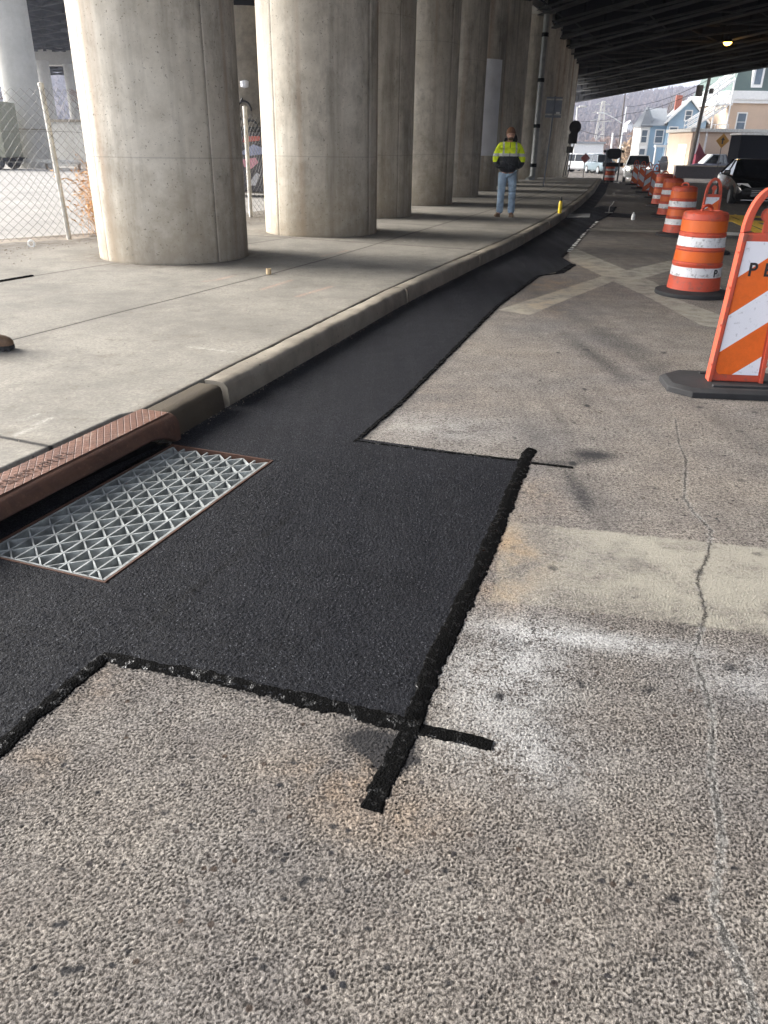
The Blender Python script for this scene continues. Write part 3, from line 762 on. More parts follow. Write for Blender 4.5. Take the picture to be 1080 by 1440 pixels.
for i in range(N):
    for k in range(K - 1): fs.append((i * K + k, i * K + k + 1, (i + 1) * K + k + 1, (i + 1) * K + k))
fs += [tuple(range(K)), tuple(N * K + k for k in range(K - 1, -1, -1))]
mb.add(vs, fs); world_build(mb, 'casting', M['rust'], t_in, smooth=True, ang=50)
mb = MB()
mb.add([gp(S0 + .01, -.240, .1555), gp(S1, -.240, .1555), gp(S1, -.058, .1575), gp(S0 + .01, -.058, .1575)], [(0, 1, 2, 3)])
tp = world_build(mb, 'tread_plate', M['tread'], t_in)
mb = MB()                                        # two worn rows of raised, illegible lettering
for row, (nn, sa, sb) in enumerate(((-.150, .62, 1.02), (-.115, .60, 1.06))):
    s = sa
    while s < sb:
        w = random.choice((.012, .018, .022))
        ax, ay, _z = gp(s, nn)
        for q in range(random.choice((2, 3))):
            a = random.uniform(-.006, .006)
            p0 = gp(s + q * .007, nn - .012 + a * .3, .159); p1 = gp(s + q * .007 + a, nn + .012, .159)
            mb.tube(p0, p1, .0018, n=5)
        s += w + .014
world_build(mb, 'raised_lettering', M['rust'], t_in)
t_g = empty('drain_grate', gp(GL / 2, GW / 2)); 
tag(t_g, 'grey galvanised steel storm drain grate set in the fresh asphalt', 'drain grate')
mb = MB()
def bar(mb, a, b, z0, z1, w, off=(0, 0)):
    a = Vector(a); b = Vector(b); t = (b - a).normalized(); n = Vector((-t.y, t.x, 0)) * w / 2
    vs = [a - n, b - n, b + n, a + n]
    mb.add([(v.x, v.y, z0) for v in vs] + [(v.x, v.y, z1) for v in vs], [(3, 2, 1, 0), (4, 5, 6, 7), (0, 1, 5, 4), (1, 2, 6, 5), (2, 3, 7, 6), (3, 0, 4, 7)])
NB = 8; n0, n1 = .030, GW - .022; sA, sB = .022, GL - .016
for k in range(NB + 1):
    n_ = n0 + (n1 - n0) * k / NB
    w = .012 if k in (0, NB) else .0078
    bar(mb, gp(sA, n_), gp(sB, n_), -.055, .0045, w)
bar(mb, gp(sB, n0), gp(sB, n1), -.055, .0045, .008)
world_build(mb, 'long_bar', M['galv'], t_g)
mb = MB(); per = .118; 
for k in range(NB):
    a = n0 + (n1 - n0) * k / NB + .003; b = n0 + (n1 - n0) * (k + 1) / NB - .003
    s = sA; up = (k % 2 == 0)
    while s < sB - .01:
        e = min(s + per / 2, sB)
        p0 = gp(s, a if up else b); f = (e - s) / (per / 2)
        tgt = (b if up else a); src = (a if up else b); p1 = gp(e, src + (tgt - src) * f)
        bar(mb, p0, p1, -.052, .0036, .0066)
        s = e; up = not up
world_build(mb, 'zigzag_bar', M['galv'], t_g)
mb = MB()
bar(mb, gp(-.004, 0.0), gp(-.004, GW), -.10, .0085, .008)
bar(mb, gp(0, GW - .004), gp(GL, GW - .004), -.10, .0088, .008)
bar(mb, gp(GL, GW + .002), gp(GL, 0), -.10, .0082, .008)
bar(mb, gp(0, .012), gp(GL, .012), -.10, .006, .016)
world_build(mb, 'rim', M['rust'], t_g)
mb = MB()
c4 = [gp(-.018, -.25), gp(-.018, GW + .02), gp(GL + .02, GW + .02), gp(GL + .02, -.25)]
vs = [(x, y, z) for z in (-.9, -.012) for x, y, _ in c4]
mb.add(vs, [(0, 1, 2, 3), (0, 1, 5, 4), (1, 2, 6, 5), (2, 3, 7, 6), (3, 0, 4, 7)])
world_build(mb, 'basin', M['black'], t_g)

# ---- bridge columns in the row
rows = [(-2.86, 10.72), (-1.17, 14.15), (-.47, 17.98), (.73, 22.0), (1.85, 26.0), (2.93, 30.0), (3.88, 34.0), (4.92, 38.0), (6.5, 42.0), (7.7, 46.0), (8.85, 50.0), (9.95, 54.0), (11.0, 58.0), (12.05, 62.0), (13.1, 66.0)]
HT = 7.9
def column_mesh(seam_azs, h=HT, r=.965, seed=0):
    ns = 72; zs = [-.3, 0, .3, .8, 1.6, 2.44, 3.5, 4.88, 6.2, h]
    vs = []; at_ = []
    seams = [math.radians(a) for a in seam_azs]
    angs = sorted(set([2 * PI * k / ns for k in range(ns)] + [(s % (2 * PI)) + d for s in seams for d in (-.007, 0, .007)]))
    n = len(angs)
    for z in zs:
        for a in angs:
            sm = any(abs(((a - s + PI) % (2 * PI)) - PI) < .002 for s in seams)
            rr = r - (.006 if sm else 0) + .006 * mnoise.noise(Vector((math.cos(a) * 2, math.sin(a) * 2, z + seed)))
            vs.append((rr * math.cos(a), rr * math.sin(a), z)); at_.append(1.0 if sm else 0.0)
    fs = [(i * n + k, i * n + (k + 1) % n, (i + 1) * n + (k + 1) % n, (i + 1) * n + k) for i in range(len(zs) - 1) for k in range(n)]
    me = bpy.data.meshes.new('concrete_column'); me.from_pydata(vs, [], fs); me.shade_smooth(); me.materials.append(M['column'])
    ngroup(me, 'seam', at_); return me
labels = ['widest and nearest concrete column with a rust brown streak, beside the chain link fence',
 'second nearest concrete column with a dark damp streak down its right side',
 'third concrete column from the camera, partly behind the damp streaked one',
 'fourth concrete column from the camera with a bright strip left of its dark seam',
 'fifth concrete column from the camera, just left of the column with white paint',
 'concrete column with a large pale grey painted patch behind the worker',
 'plain concrete column just right of the pale painted one, behind the worker',
 'plain concrete column just left of the tall downspout pipe',
 'concrete column directly behind the tall downspout pipe',
 'concrete column just right of the tall downspout pipe',
 'second concrete column to the right of the downspout pipe',
 'dark concrete column behind the plain grey sign on its thin post',
 'third last dark concrete column at the far end of the row',
 'second last dark concrete column at the far end of the row',
 'last and farthest concrete column of the row, at the edge of the daylight']
for i, (x, y) in enumerate(rows):
    az = [218 + (i % 3) * 4, 305 + (i % 2) * 6, 40] if i < 2 else [226, 312, 60]
    if i == 0: az = [226, 318, 40]
    if i == 1: az = [228, 330]
    if i == 3: az = [236, 320]
    me = column_mesh(az, seed=i * 7)
    # each column gets its own patch of the stain pattern through its place
    root = empty('concrete_column', (x, y, zg(y) + .13)); root.rotation_euler = (0, 0, 0)
    tag(root, labels[i], 'column', 'round concrete columns along the sidewalk')
    sh = link(bpy.data.objects.new('shaft', me), root)
    me.transform(Matrix.Translation((0, 0, 0)))
    if i == 5:
        for z0, z1, a0, a1 in ((1.15, 4.05, 196, 324), (5.75, 6.75, 238, 290)):
            mb = MB(); mb.lathe([(.972, z0), (.972, z1)], 40, (0, 0, 0), math.radians(a0), math.radians(a1))
            mb.build('paint_patch', M['columnW'], root, smooth=True)
# per object variation of the concrete
t = M['column'].node_tree
oi = t.nodes.new('ShaderNodeObjectInfo'); tc = next(n for n in t.nodes if n.type == 'TEX_COORD')
vm = t.nodes.new('ShaderNodeVectorMath'); vm.operation = 'ADD'; cm = t.nodes.new('ShaderNodeCombineXYZ'); mm = t.nodes.new('ShaderNodeMath'); mm.operation = 'MULTIPLY'; mm.inputs[1].default_value = 40
t.links.new(oi.outputs['Random'], mm.inputs[0]); t.links.new(mm.outputs[0], cm.inputs[0]); t.links.new(mm.outputs[0], cm.inputs[1])
for n in list(t.nodes):
    if n.type in ('TEX_NOISE', 'MAPPING'):
        s = n.inputs['Vector'] 
        if s.is_linked and s.links[0].from_node == tc:
            if n.type == 'MAPPING':
                a = t.nodes.new('ShaderNodeVectorMath'); a.operation = 'ADD'
                t.links.new(tc.outputs['Object'], a.inputs[0]); t.links.new(cm.outputs[0], a.inputs[1]); t.links.new(a.outputs[0], s)
            else: t.links.new(vm.outputs[0], s)
t.links.new(tc.outputs['Object'], vm.inputs[0]); t.links.new(cm.outputs[0], vm.inputs[1])

# ---- downspout
x, y = 6.55 + .35, 41.6; D0 = empty('downspout', (6.98, 40.6, .13)); tag(D0, 'tall dark drainpipe with collars strapped to a concrete column', 'drainpipe')
mb = MB(); mb.tube((0, 0, .05), (0, 0, 8), .13, n=14); mb.build('pipe', M['pvc'], D0, smooth=True)
for z in (.6, 2.3, 4.2, 6.0):
    mb = MB(); mb.tube((0, 0, z), (0, 0, z + .16), .155, n=14); mb.build('collar', M['steel'], D0, smooth=True)
mb = MB(); mb.tube((0, 0, .12), (-.3, -.35, .0), .13, n=12); mb.build('elbow', M['pvc'], D0, smooth=True)

# ---- overpass deck with girders
deck = empty('overpass', (10, 50, 7)); tag(deck, 'dark steel girder underside of the elevated highway over the street', 'overpass')
def kb_at(tab, y): return float(np.interp(y, [a for a, _ in tab], [b for _, b in tab]))
leftb = [(3, -8.2), (10.7, -7.2), (15, -8.6), (22, -9), (27, -9), (36, -8.5), (45, -6), (60, 4), (66, 11.6), (85, 18.6), (113, 25.0)]
rightb = [(113, 25.3), (62, 28.6), (40, 30), (36, 46), (3, 48)]  # near stretch widened out of view to shade the columns' right sides
GZ = 7.9
poly = [(b, a) for a, b in leftb] + [(b + .6, a) for a, b in rightb]
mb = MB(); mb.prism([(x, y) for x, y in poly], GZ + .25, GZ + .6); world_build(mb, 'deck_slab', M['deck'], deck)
girders = [(27.4, -.062), (25.0, -.075), (22.7, -.09), (20.4, -.106), (18.3, -.122), (13.8, -.185), (11.5, -.213), (9.2, -.234), (6.9, -.245), (4.6, -.25), (2.3, -.25), (0, -.25), (-2.3, -.25), (-4.6, -.25), (-6.9, -.25), (-9.2, -.25)]
def gx(i, y): return girders[i][0] + girders[i][1] * (y - 50) * (1.0 if y > 30 else 1.0)
def hit(i):      # where the girder meets the left edge of the deck
    for yy in np.arange(3, 113, .5):
        if gx(i, yy) < kb_at(leftb, yy) + .3: return yy
    return 112.5
for i in range(len(girders)):
    y0, y1 = 3.2, hit(i)
    if i == 0: y1 = 112.5
    if y1 < 6: continue
    a = Vector((gx(i, y0), y0, 0)); b = Vector((gx(i, y1), y1, 0)); t = (b - a).normalized(); n = Vector((-t.y, t.x, 0))
    gt = bpy.data.objects.new('girder', None)
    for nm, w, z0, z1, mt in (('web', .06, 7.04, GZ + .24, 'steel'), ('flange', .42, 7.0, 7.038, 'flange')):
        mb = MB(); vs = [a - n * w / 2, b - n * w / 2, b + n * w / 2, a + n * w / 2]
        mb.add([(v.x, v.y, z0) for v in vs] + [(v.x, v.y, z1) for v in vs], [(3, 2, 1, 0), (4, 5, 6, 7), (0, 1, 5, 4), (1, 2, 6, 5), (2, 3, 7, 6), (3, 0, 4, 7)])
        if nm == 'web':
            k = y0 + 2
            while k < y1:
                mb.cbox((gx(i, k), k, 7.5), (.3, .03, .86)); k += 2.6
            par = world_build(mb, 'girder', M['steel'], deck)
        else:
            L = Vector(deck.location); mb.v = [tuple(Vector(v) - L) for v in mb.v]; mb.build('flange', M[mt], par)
# cross braces between neighbouring girders
for i in range(len(girders) - 1):
    mb = MB(); k = 24.0 + (i % 2) * 3
    y1 = min(hit(i), hit(i + 1))
    if i == 0: y1 = hit(1)
    while k < y1 - 1:
        xa, xb = gx(i, k), gx(i + 1, k); q = Vector
        mb.tube((xa, k, 7.1), (xb, k, 7.12), .05, n=4); mb.tube((xa, k, 7.85), (xb, k, 7.85), .05, n=4)
        mb.tube((xa, k, 7.1), ((xa + xb) / 2, k, 7.85), .045, n=4); mb.tube((xb, k, 7.1), ((xa + xb) / 2, k, 7.85), .045, n=4)
        mb.tube((xa, k, 7.09), (xb, k + 6.5, 7.09), .06, n=4)
        k += 6.5
    world_build(mb, 'cross_brace', M['flange'], deck)
mb = MB(); mb.box(0, .25, 0, 1, 0, 1)
a = Vector((gx(0, 40) + .45, 40, 0)); b = Vector((gx(0, 112.5) + .45, 112.5, 0))
mb = MB(); bar(mb, a, b, GZ - .2, GZ + 1.5, .3); world_build(mb, 'parapet', M['deck'], deck)
mb = MB()
lb = [Vector((b_, a_, 0)) for a_, b_ in leftb]
for p, q in zip(lb[:-1], lb[1:]): bar(mb, p, q, GZ - .2, GZ + 1.5, .3)
world_build(mb, 'parapet', M['deck'], deck)
mb = MB()
rr = [Vector((x, y, 0)) for x, y in [(-4.4, 6)] + rows]
for p, q in zip(rr[:-1], rr[1:]): bar(mb, p, q, 7.06, GZ + .24, 1.5)
world_build(mb, 'pier_cap', M['backcol'], deck)

# unseen deck slab and wall, added to keep light off the columns' right sides
mb = MB(); mb.prism([(7, -26), (48, -26), (48, 2.9), (7, 2.9)], GZ + .25, GZ + .6); world_build(mb, 'deck_slab', M['deck'], deck)  # slab added behind the camera to cut sky light from the rear right
ab = empty('light_blocker_wall', (37, 20, 0)); tag(ab, 'long dark unseen wall added on the right to block light under the overpass', 'wall')
mb = MB(); mb.box(-1, 1, -46, 17, -.2, 7.9); mb.build('wall_panel', M['curb'], ab)
mb = MB(); mb.box(-1.2, 1.2, -46.1, 17.1, 7.0, 7.3); mb.build('coping', M['curb'], ab)
# lit lamps under the deck
def under_lamp(loc, mat, lab, r, fix='steel'):
    e = empty('deck_lamp', loc); tag(e, lab, 'lamp')
    mb = MB(); mb.lathe([(0, -.16), (r * .6, -.13), (r * .95, -.04), (r, 0)], 16); mb.build('lens', mat, e, smooth=True)
    mb = MB(); mb.lathe([(r * 1.06, 0), (r * 1.0, .1), (r * .45, .26), (.04, .3), (.04, .75)], 16); mb.build('housing', M[fix], e, smooth=True)
    return e
lx, ly = g(1023, 61, 6.8); under_lamp((lx, ly, 6.85), M['sodium'], 'glowing orange sodium lamp hanging under the dark deck', .22)
pl = bpy.data.lights.new('sodium_glow', 'POINT'); pl.energy = 15; pl.color = (1, .5, .1); pl.shadow_soft_size = .2
o = bpy.data.objects.new('sodium_glow', pl); o.location = (lx, ly, 6.5); COL.objects.link(o)

# ---- back viaduct on the left with its own columns
bv = empty('back_viaduct', (-25, 60, 0)); tag(bv, 'dark second viaduct with steel bracing beyond the fenced lot', 'viaduct')
def L2(y): return -21.6 - (y - 52) * .40
mb = MB(); bar(mb, (L2(46), 46, 0), (L2(125), 125, 0), 10.6, 11.6, 12); world_build(mb, 'deck_slab', M['deck'], bv)
for off in (-4.5, -1.5, 1.5, 4.5):
    mb = MB(); bar(mb, (L2(46) + off, 46, 0), (L2(125) + off, 125, 0), 9.9, 10.6, .3); world_build(mb, 'girder', M['steel'], bv)
mb = MB()
for k in range(48, 122, 5):
    for a_, b_ in ((-4.5, -1.5), (-1.5, 1.5), (1.5, 4.5)):
        mb.tube((L2(k) + a_, k, 9.95), (L2(k + 4) + b_, k + 4, 9.95), .13, n=4); mb.tube((L2(k) + b_, k, 9.95), (L2(k + 4) + a_, k + 4, 9.95), .13, n=4)
world_build(mb, 'cross_brace', M['flange'], bv)
mb = MB(); bar(mb, (-50, 92.5, 0), (-24, 91, 0), 8.7, 10.2, 1.6); world_build(mb, 'pier_cap', M['backcol'], bv)
def back_col(x, y, h, r, lab, mat='backcol', z=.1):
    o = empty('viaduct_column', (x, y, z)); tag(o, lab, 'column')
    mb = MB(); mb.lathe([(r, -.2), (r, h * .5), (r, h)], 40); mb.build('shaft', M[mat], o, smooth=True)
    mb = MB(); mb.lathe([(r + .01, 2.0), (r + .012, 2.03), (r + .01, 2.06)], 40); mb.build('formwork_ring', M['curb'], o, smooth=True)
    return o
c_ = at(42, 200, 49); back_col(c_[0], 49, 9.8, 1.02, 'pale round column of the back viaduct seen through the fence')
c_ = at(72, 170, 88); back_col(c_[0], 88, 8.7, .62, 'thin distant column of the back viaduct, right of the pale round one')
c_ = at(103, 170, 91); back_col(c_[0] + .4, 91, 8.7, .62, 'slender far column of the back viaduct half hidden by the nearest bridge column')
gcx = at(349, 150, 27)
gcol = back_col(gcx[0], 27.5, 5.1, .95, 'shaded column with black graffiti between the two nearest columns', 'curb')
# low retaining wall
w0 = at(-60, 230, 57); w1 = at(150, 230, 52)
rw = empty('retaining_wall', (w1[0], 52, 0)); tag(rw, 'low grey brown concrete wall beyond the fenced lot', 'wall')
mb = MB(); bar(mb, (w0[0], 57, 0), (w1[0] + 8, 51, 0), 0, 2.65, .4); world_build(mb, 'wall_panel', M['wallc'] if 'wallc' in M else M['backcol'], rw)
mb = MB(); bar(mb, (w0[0], 57, 0), (w1[0] + 8, 51, 0), 2.65, 2.8, .55); world_build(mb, 'coping', M['curb'], rw)
rl = empty('guard_rail', (w1[0], 46, 0)); tag(rl, 'long low guard rail in front of the grey brown wall', 'guard rail')
mb = MB(); a, b = Vector((w0[0] - 2, 48, 0)), Vector((w1[0] + 9, 45, 0)); bar(mb, a, b, .42, .62, .08); bar(mb, a + Vector((0, -.06, 0)), b + Vector((0, -.06, 0)), .47, .57, .08); world_build(mb, 'rail', M['galvd'], rl)
for k in range(12):
    p = a.lerp(b, (k + .5) / 12); mb = MB(); mb.cbox((p.x, p.y + .12, .32), (.12, .1, .64)); world_build(mb, 'post', M['curb'], rl)
kb2 = empty('trailer', (at(2, 240, 46)[0], 46, .1)); tag(kb2, 'boxy khaki trailer parked beside the guard rail behind the fence', 'trailer')
mb = MB(); mb.box(-4, .9, -1.1, 1.1, .6, 3.3); mb.build('cargo_box', simple('khaki_paint', (.25, .25, .18), .6, bump=.2), kb2, bevel=.04)
mb = MB(); mb.box(-4, 1.1, -1.0, 1.0, .42, .598); mb.build('chassis', M['steel'], kb2)
for xx in (-2.6, -1.7, .3):
    for yy in (-1, 1):
        mb = MB(); mb.tube((xx, yy - .12, .4), (xx, yy + .12, .4), .4, n=20); mb.build('wheel', M['tyre'], kb2, smooth=True)
for xx in (-.2, -.9): 
    mb = MB(); mb.cbox((xx, -1.115, 1.8), (.12, .03, .12)); mb.build('latch', M['black'], kb2)

# graffiti wall dumpster between the first two columns
gx_ = at(356, 200, 24.5)
gd = empty('dumpster', (gx_[0], 24.5, .12)); tag(gd, 'dark dumpster with pink, blue and white graffiti behind the fence gap', 'dumpster')
mb = MB(); mb.box(-1.3, 1.3, 0, 1.2, .12, 1.75); mb.build('bin', simple('dumpster_paint', (.05, .045, .05), .7), gd, bevel=.03)
mb = MB(); mb.box(-1.32, 1.32, -.04, 1.22, 1.75, 1.85); mb.build('lid', M['rubber'], gd)
for nm, colr, pts in (('graffiti_stroke', (.55, .25, .3), [(-.35, 1.0), (.05, 1.05), (.12, .92), (-.1, .75), (-.3, .8)]), ('graffiti_stroke', (.25, .28, .42), [(-.45, 1.15), (0, 1.4), (.3, 1.3), (.3, 1.15), (-.1, 1.1)]),
                     ('graffiti_stroke', (.45, .45, .47), [(-.25, .3), (.05, .65), (.15, .6), (0, .3)]), ('graffiti_stroke', (.42, .1, .08), [(-.3, 1.45), (.2, 1.5), (.2, 1.62), (-.25, 1.6)])):
    mb = MB(); mb.prism([(a, b) for a, b in pts], .0, .012, Matrix.Translation((0, -.004, 0)) @ VER); mb.build(nm, simple('spray_' + str(colr[0]), colr, .6), gd)
mb = MB()
for (cx, cz, r, a0, a1) in ((-.05, 2.35, .22, 0, 330), (-.4, 1.9, .25, 40, 300), (.15, 1.85, .2, 0, 300), (-.25, 2.75, .16, 90, 360)):
    pts = [Vector((math.sin((cx + r * math.cos(math.radians(a))) / .97) * .97, -math.cos((cx + r * math.cos(math.radians(a))) / .97) * .97, cz + r * 1.2 * math.sin(math.radians(a)))) for a in range(a0, a1, 15)]
    mb.path(pts, .028, 5)
mb.build('graffiti_loop', M['ink'], gcol)
mb = MB(); mb.box(-5, 2.4, -.9, .9, 5.1, 6.5); mb.build('pier_cap', M['steel'], gcol)
mb = MB(); mb.box(-5.4, 2.4, -1.2, 4, 6.5, 8.6); mb.build('deck_end', M['steel'], gcol)
mb = MB(); mb.lathe([(0, 2.95), (.14, 3.0), (.15, 3.15), (0, 3.2)], 10, (0, -.9, 0)); mb.build('paint_blot', M['columnW'], gcol)

# ---- chain link fence
def fence(name, pts, h, lab, posts, post_r=.03, sag=.12):
    root = empty(name, (pts[0][0], pts[0][1], .13)); tag(root, lab, 'fence')
    mb = MB(); cell = .062
    tot = 0
    L = [0]
    for a, b in zip(pts[:-1], pts[1:]): tot += math.hypot(b[0] - a[0], b[1] - a[1]); L.append(tot)
    def P(s, z):
        x = float(np.interp(s, L, [p[0] for p in pts])); y = float(np.interp(s, L, [p[1] for p in pts]))
        w = .05 * math.sin(s * 1.7) * (z / h) + .025 * math.sin(s * 5 + z * 3)
        return Vector((x + w, y + w * .5, z - sag * .25 * math.sin(s * 2.2) ** 2 * (z / h)))
    n = int(tot / (cell * 2)); zn = int(h / cell)
    for k in range(n):
        for ph in (0, 1):
            s0 = k * cell * 2
            prev = None
            for j in range(zn + 1):
                s = s0 + (cell if (j + ph) % 2 else 0) + (cell if ph else 0) * 1.0
                q = P(s if ph == 0 else s, j * cell + .03)
                if prev is not None: mb.tube(prev, q, .003, n=3, caps=False)
                prev = q
    world_off = Vector(root.location); 
    mb.v = [(v[0] - world_off.x, v[1] - world_off.y, v[2]) for v in mb.v]
    mb.build('chain_link_mesh', M['wire'], root)
    for z in (.06, h * .72):
        mb = MB(); prev = None
        for k in range(30):
            q = P(tot * k / 29, z)
            q = Vector((q.x - world_off.x, q.y - world_off.y, q.z))
            if prev is not None: mb.tube(prev, q, .003, n=4, caps=False)
            prev = q
        mb.build('tension_wire', M['wire'], root)
    for (x, y, x2, y2, ph) in posts:
        mb = MB(); mb.tube((x - world_off.x, y - world_off.y, -.1), (x2 - world_off.x, y2 - world_off.y, ph), post_r, n=12)
        mb.lathe([(post_r * 1.15, ph - .04), (post_r * 1.15, ph), (0, ph + .02)], 12, (x2 - world_off.x, y2 - world_off.y, 0)); mb.build('post', M['galvd'], root, smooth=True)
    return root
pb = g(98, 337, .13); 
d = ray(57, 117); tpt = (d[0] * pb[1] / d[1], pb[1], HC + d[2] * pb[1] / d[1])
fence('chain_link_fence', [(-9.2, 8.9), (-7.4, 10.3), (pb[0], pb[1]), (-4.1, 13.4)], 2.1, 'sagging chain link fence with a leaning post left of the nearest column', [(pb[0], pb[1], tpt[0], tpt[1], tpt[2] - .13), (-8.9, 8.9, -8.9, 8.9, 2.1)], .036)
pb2 = g(353, 307, .13); fence('chain_link_fence', [(-3.9, 15.0), (pb2[0], pb2[1]), (-1.5, 19.5)], 1.95, 'chain link fence with a straight white post between the two nearest columns', [(pb2[0], pb2[1], pb2[0], pb2[1], 2.05)], .04)
# dry orange weed clump beside the leaning post
wd = MB()
for k in range(420):
    bx_, by_ = random.gauss(-4.35, .22), random.gauss(13.3, .25)
    hh = random.uniform(.4, 1.35) * (1 - .3 * abs(bx_ + 4.35)); lean = Vector((random.gauss(-.22, .16), random.gauss(0, .12), hh))
    p0 = Vector((bx_, by_, .1)); p1 = p0 + lean * .5; p2 = p0 + lean + Vector((random.gauss(0, .1), random.gauss(0, .1), -.04))
    wd.tube(p0, p1, .0035, .003, 3, False); wd.tube(p1, p2, .003, .0012, 3, False)
    for j in range(3):
        c = p1.lerp(p2, random.random()); v = Vector((random.gauss(0, .05), random.gauss(0, .05), random.gauss(.01, .03)))
        wd.add([c, c + v, c + v * .6 + Vector((.012, 0, .02))], [(0, 1, 2)])
tag(wd.build('dry_weeds', simple('dry_weed', (.52, .30, .13), .9, var=.4, vs=4)), 'dry orange weed clump behind the leaning fence post', 'weeds')
# shattered bits near the fence: white ring
rg = MB()
rc = g(45, 344 if False else 347, .15); 
N = 24
for k in range(N):
    a, b = 2 * PI * k / N, 2 * PI * (k + 1) / N
    rg.tube((rc[0] + .045 * math.cos(a), rc[1], .19 + .045 * math.sin(a)), (rc[0] + .045 * math.cos(b), rc[1], .19 + .045 * math.sin(b)), .014, n=6)
tag(rg.build('plastic_ring', M['white'], smooth=True), 'small white plastic ring lying in the dirt at the fence foot', 'ring')
# wooden plug on the sidewalk
x, y = g(378, 386, .152); pg = MB(); pg.lathe([(0, 0), (.028, 0), (.031, .02), (.029, .055), (.032, .062), (.022, .064), (.02, .045), (0, .043)], 20, (0, 0, 0))
o = pg.build('paper_cup', simple('tan_cardboard', (.55, .42, .25), .8, var=.2), smooth=True); o.location = (x, y, .155)
tag(o, 'small tan cup stub standing on the sidewalk joint', 'cup')
# toe of a work boot poking in at the left edge
bt = empty('work_boot', (g(18, 492, .152)[0] - .13, g(0, 492, .152)[1], .152), .15, 1.25); tag(bt, 'toe of a brown work boot with lugged sole at the left edge', 'boot')
mb = MB(); vs = []
secs = [(-.20, .045, .10), (-.14, .046, .10), (-.08, .047, .088), (-.02, .048, .074), (.03, .048, .064), (.07, .044, .054), (.095, .034, .042), (.108, .018, .028)]
for xx, w_, h_ in secs:
    for k in range(16):
        a_ = PI * k / 15; vs.append((xx, w_ * math.cos(a_), .026 + h_ * math.sin(a_) ** .8 * (1 + .05 * mnoise.noise(Vector((xx * 30, k, 0))))))
n_ = 16; fs = [(i * n_ + k, i * n_ + k + 1, (i + 1) * n_ + k + 1, (i + 1) * n_ + k) for i in range(len(secs) - 1) for k in range(n_ - 1)] + [tuple(range(n_)), tuple((len(secs) - 1) * n_ + k for k in range(n_ - 1, -1, -1))]
mb.add(vs, fs); mb.build('upper', simple('worn_brown_leather', (.15, .09, .05), .75, var=.45, vs=22, bump=.4, bs=60), bt, smooth=True, ang=60)
mb = MB(); mb.tube((-.15, 0, .08), (-.16, 0, .26), .055, .06, 18); mb.build('ankle_shaft', simple('brown_leather_shaft', (.13, .08, .045), .75), bt, smooth=True)
mb = MB(); out = [(x_ , w_ + .006) for x_, w_, _ in secs] + [(.114, 0)] + [(x_, -w_ - .006) for x_, w_, _ in secs[::-1]]
mb.prism(out, .008, .028)
for k in range(11):
    xx = -.19 + k * .028; ww = float(np.interp(xx, [q_[0] for q_ in secs], [q_[1] for q_ in secs])) + .008
    mb.cbox((xx, 0, .0085), (.014, ww * 2, .017))
mb.build('sole', M['tyre'], bt)
# crack filler strip on sidewalk
mb = MB(); a = g(-12, 398, .154); b = g(46, 388, .154); bar(mb, (*a, 0), (*b, 0), .15, .168, .035)
tag(mb.build('rubber_strip', M['tar'], bevel=.004), 'short black rubber strip lying in the sidewalk joint at far left', 'strip')

# ---- yellow spray bottle on the kerb, white bottle and stake on the road
def bottle(name, px, py, z, h, r, body, cap, lab):
    x, y = g(px, py, z); e = empty(name, (x, y, z)); tag(e, lab, 'bottle')
    mb = MB(); mb.lathe([(0, 0), (r, 0), (r * 1.03, h * .05), (r * 1.03, h * .62), (r * .8, h * .72), (r * .5, h * .76)], 20); mb.build('body', M[body], e, smooth=True)
    mb = MB(); mb.lathe([(r * .52, h * .755), (r * .55, h * .9), (r * .35, h * .93), (r * .33, h), (0, h)], 16); mb.build('cap', M[cap], e, smooth=True)
    return e
bottle('marking_bottle', 787, 300, .152, .36, .045, 'yellow', 'ink', 'yellow bottle with a black nozzle standing on the curb edge')
bottle('white_bottle', 890, 309, .005, .17, .045, 'white', 'white', 'white bottle standing on the dark trench patch in the road')
x, y = g(856, 300, .005); e = empty('bent_stake', (x, y, .006)); tag(e, 'small grey bent stake standing where the black patch ends', 'stake')
mb = MB(); mb.path([Vector((0, 0, 0)), Vector((.0, 0, .16)), Vector((.06, 0, .22)), Vector((.1, 0, .3))], .009, 6); mb.build('stem', M['galvd'], e, smooth=True)
mb = MB(); mb.tube((-.1, 0, .02), (.1, 0, .02), .012, n=6); mb.build('foot', M['galvd'], e, smooth=True)

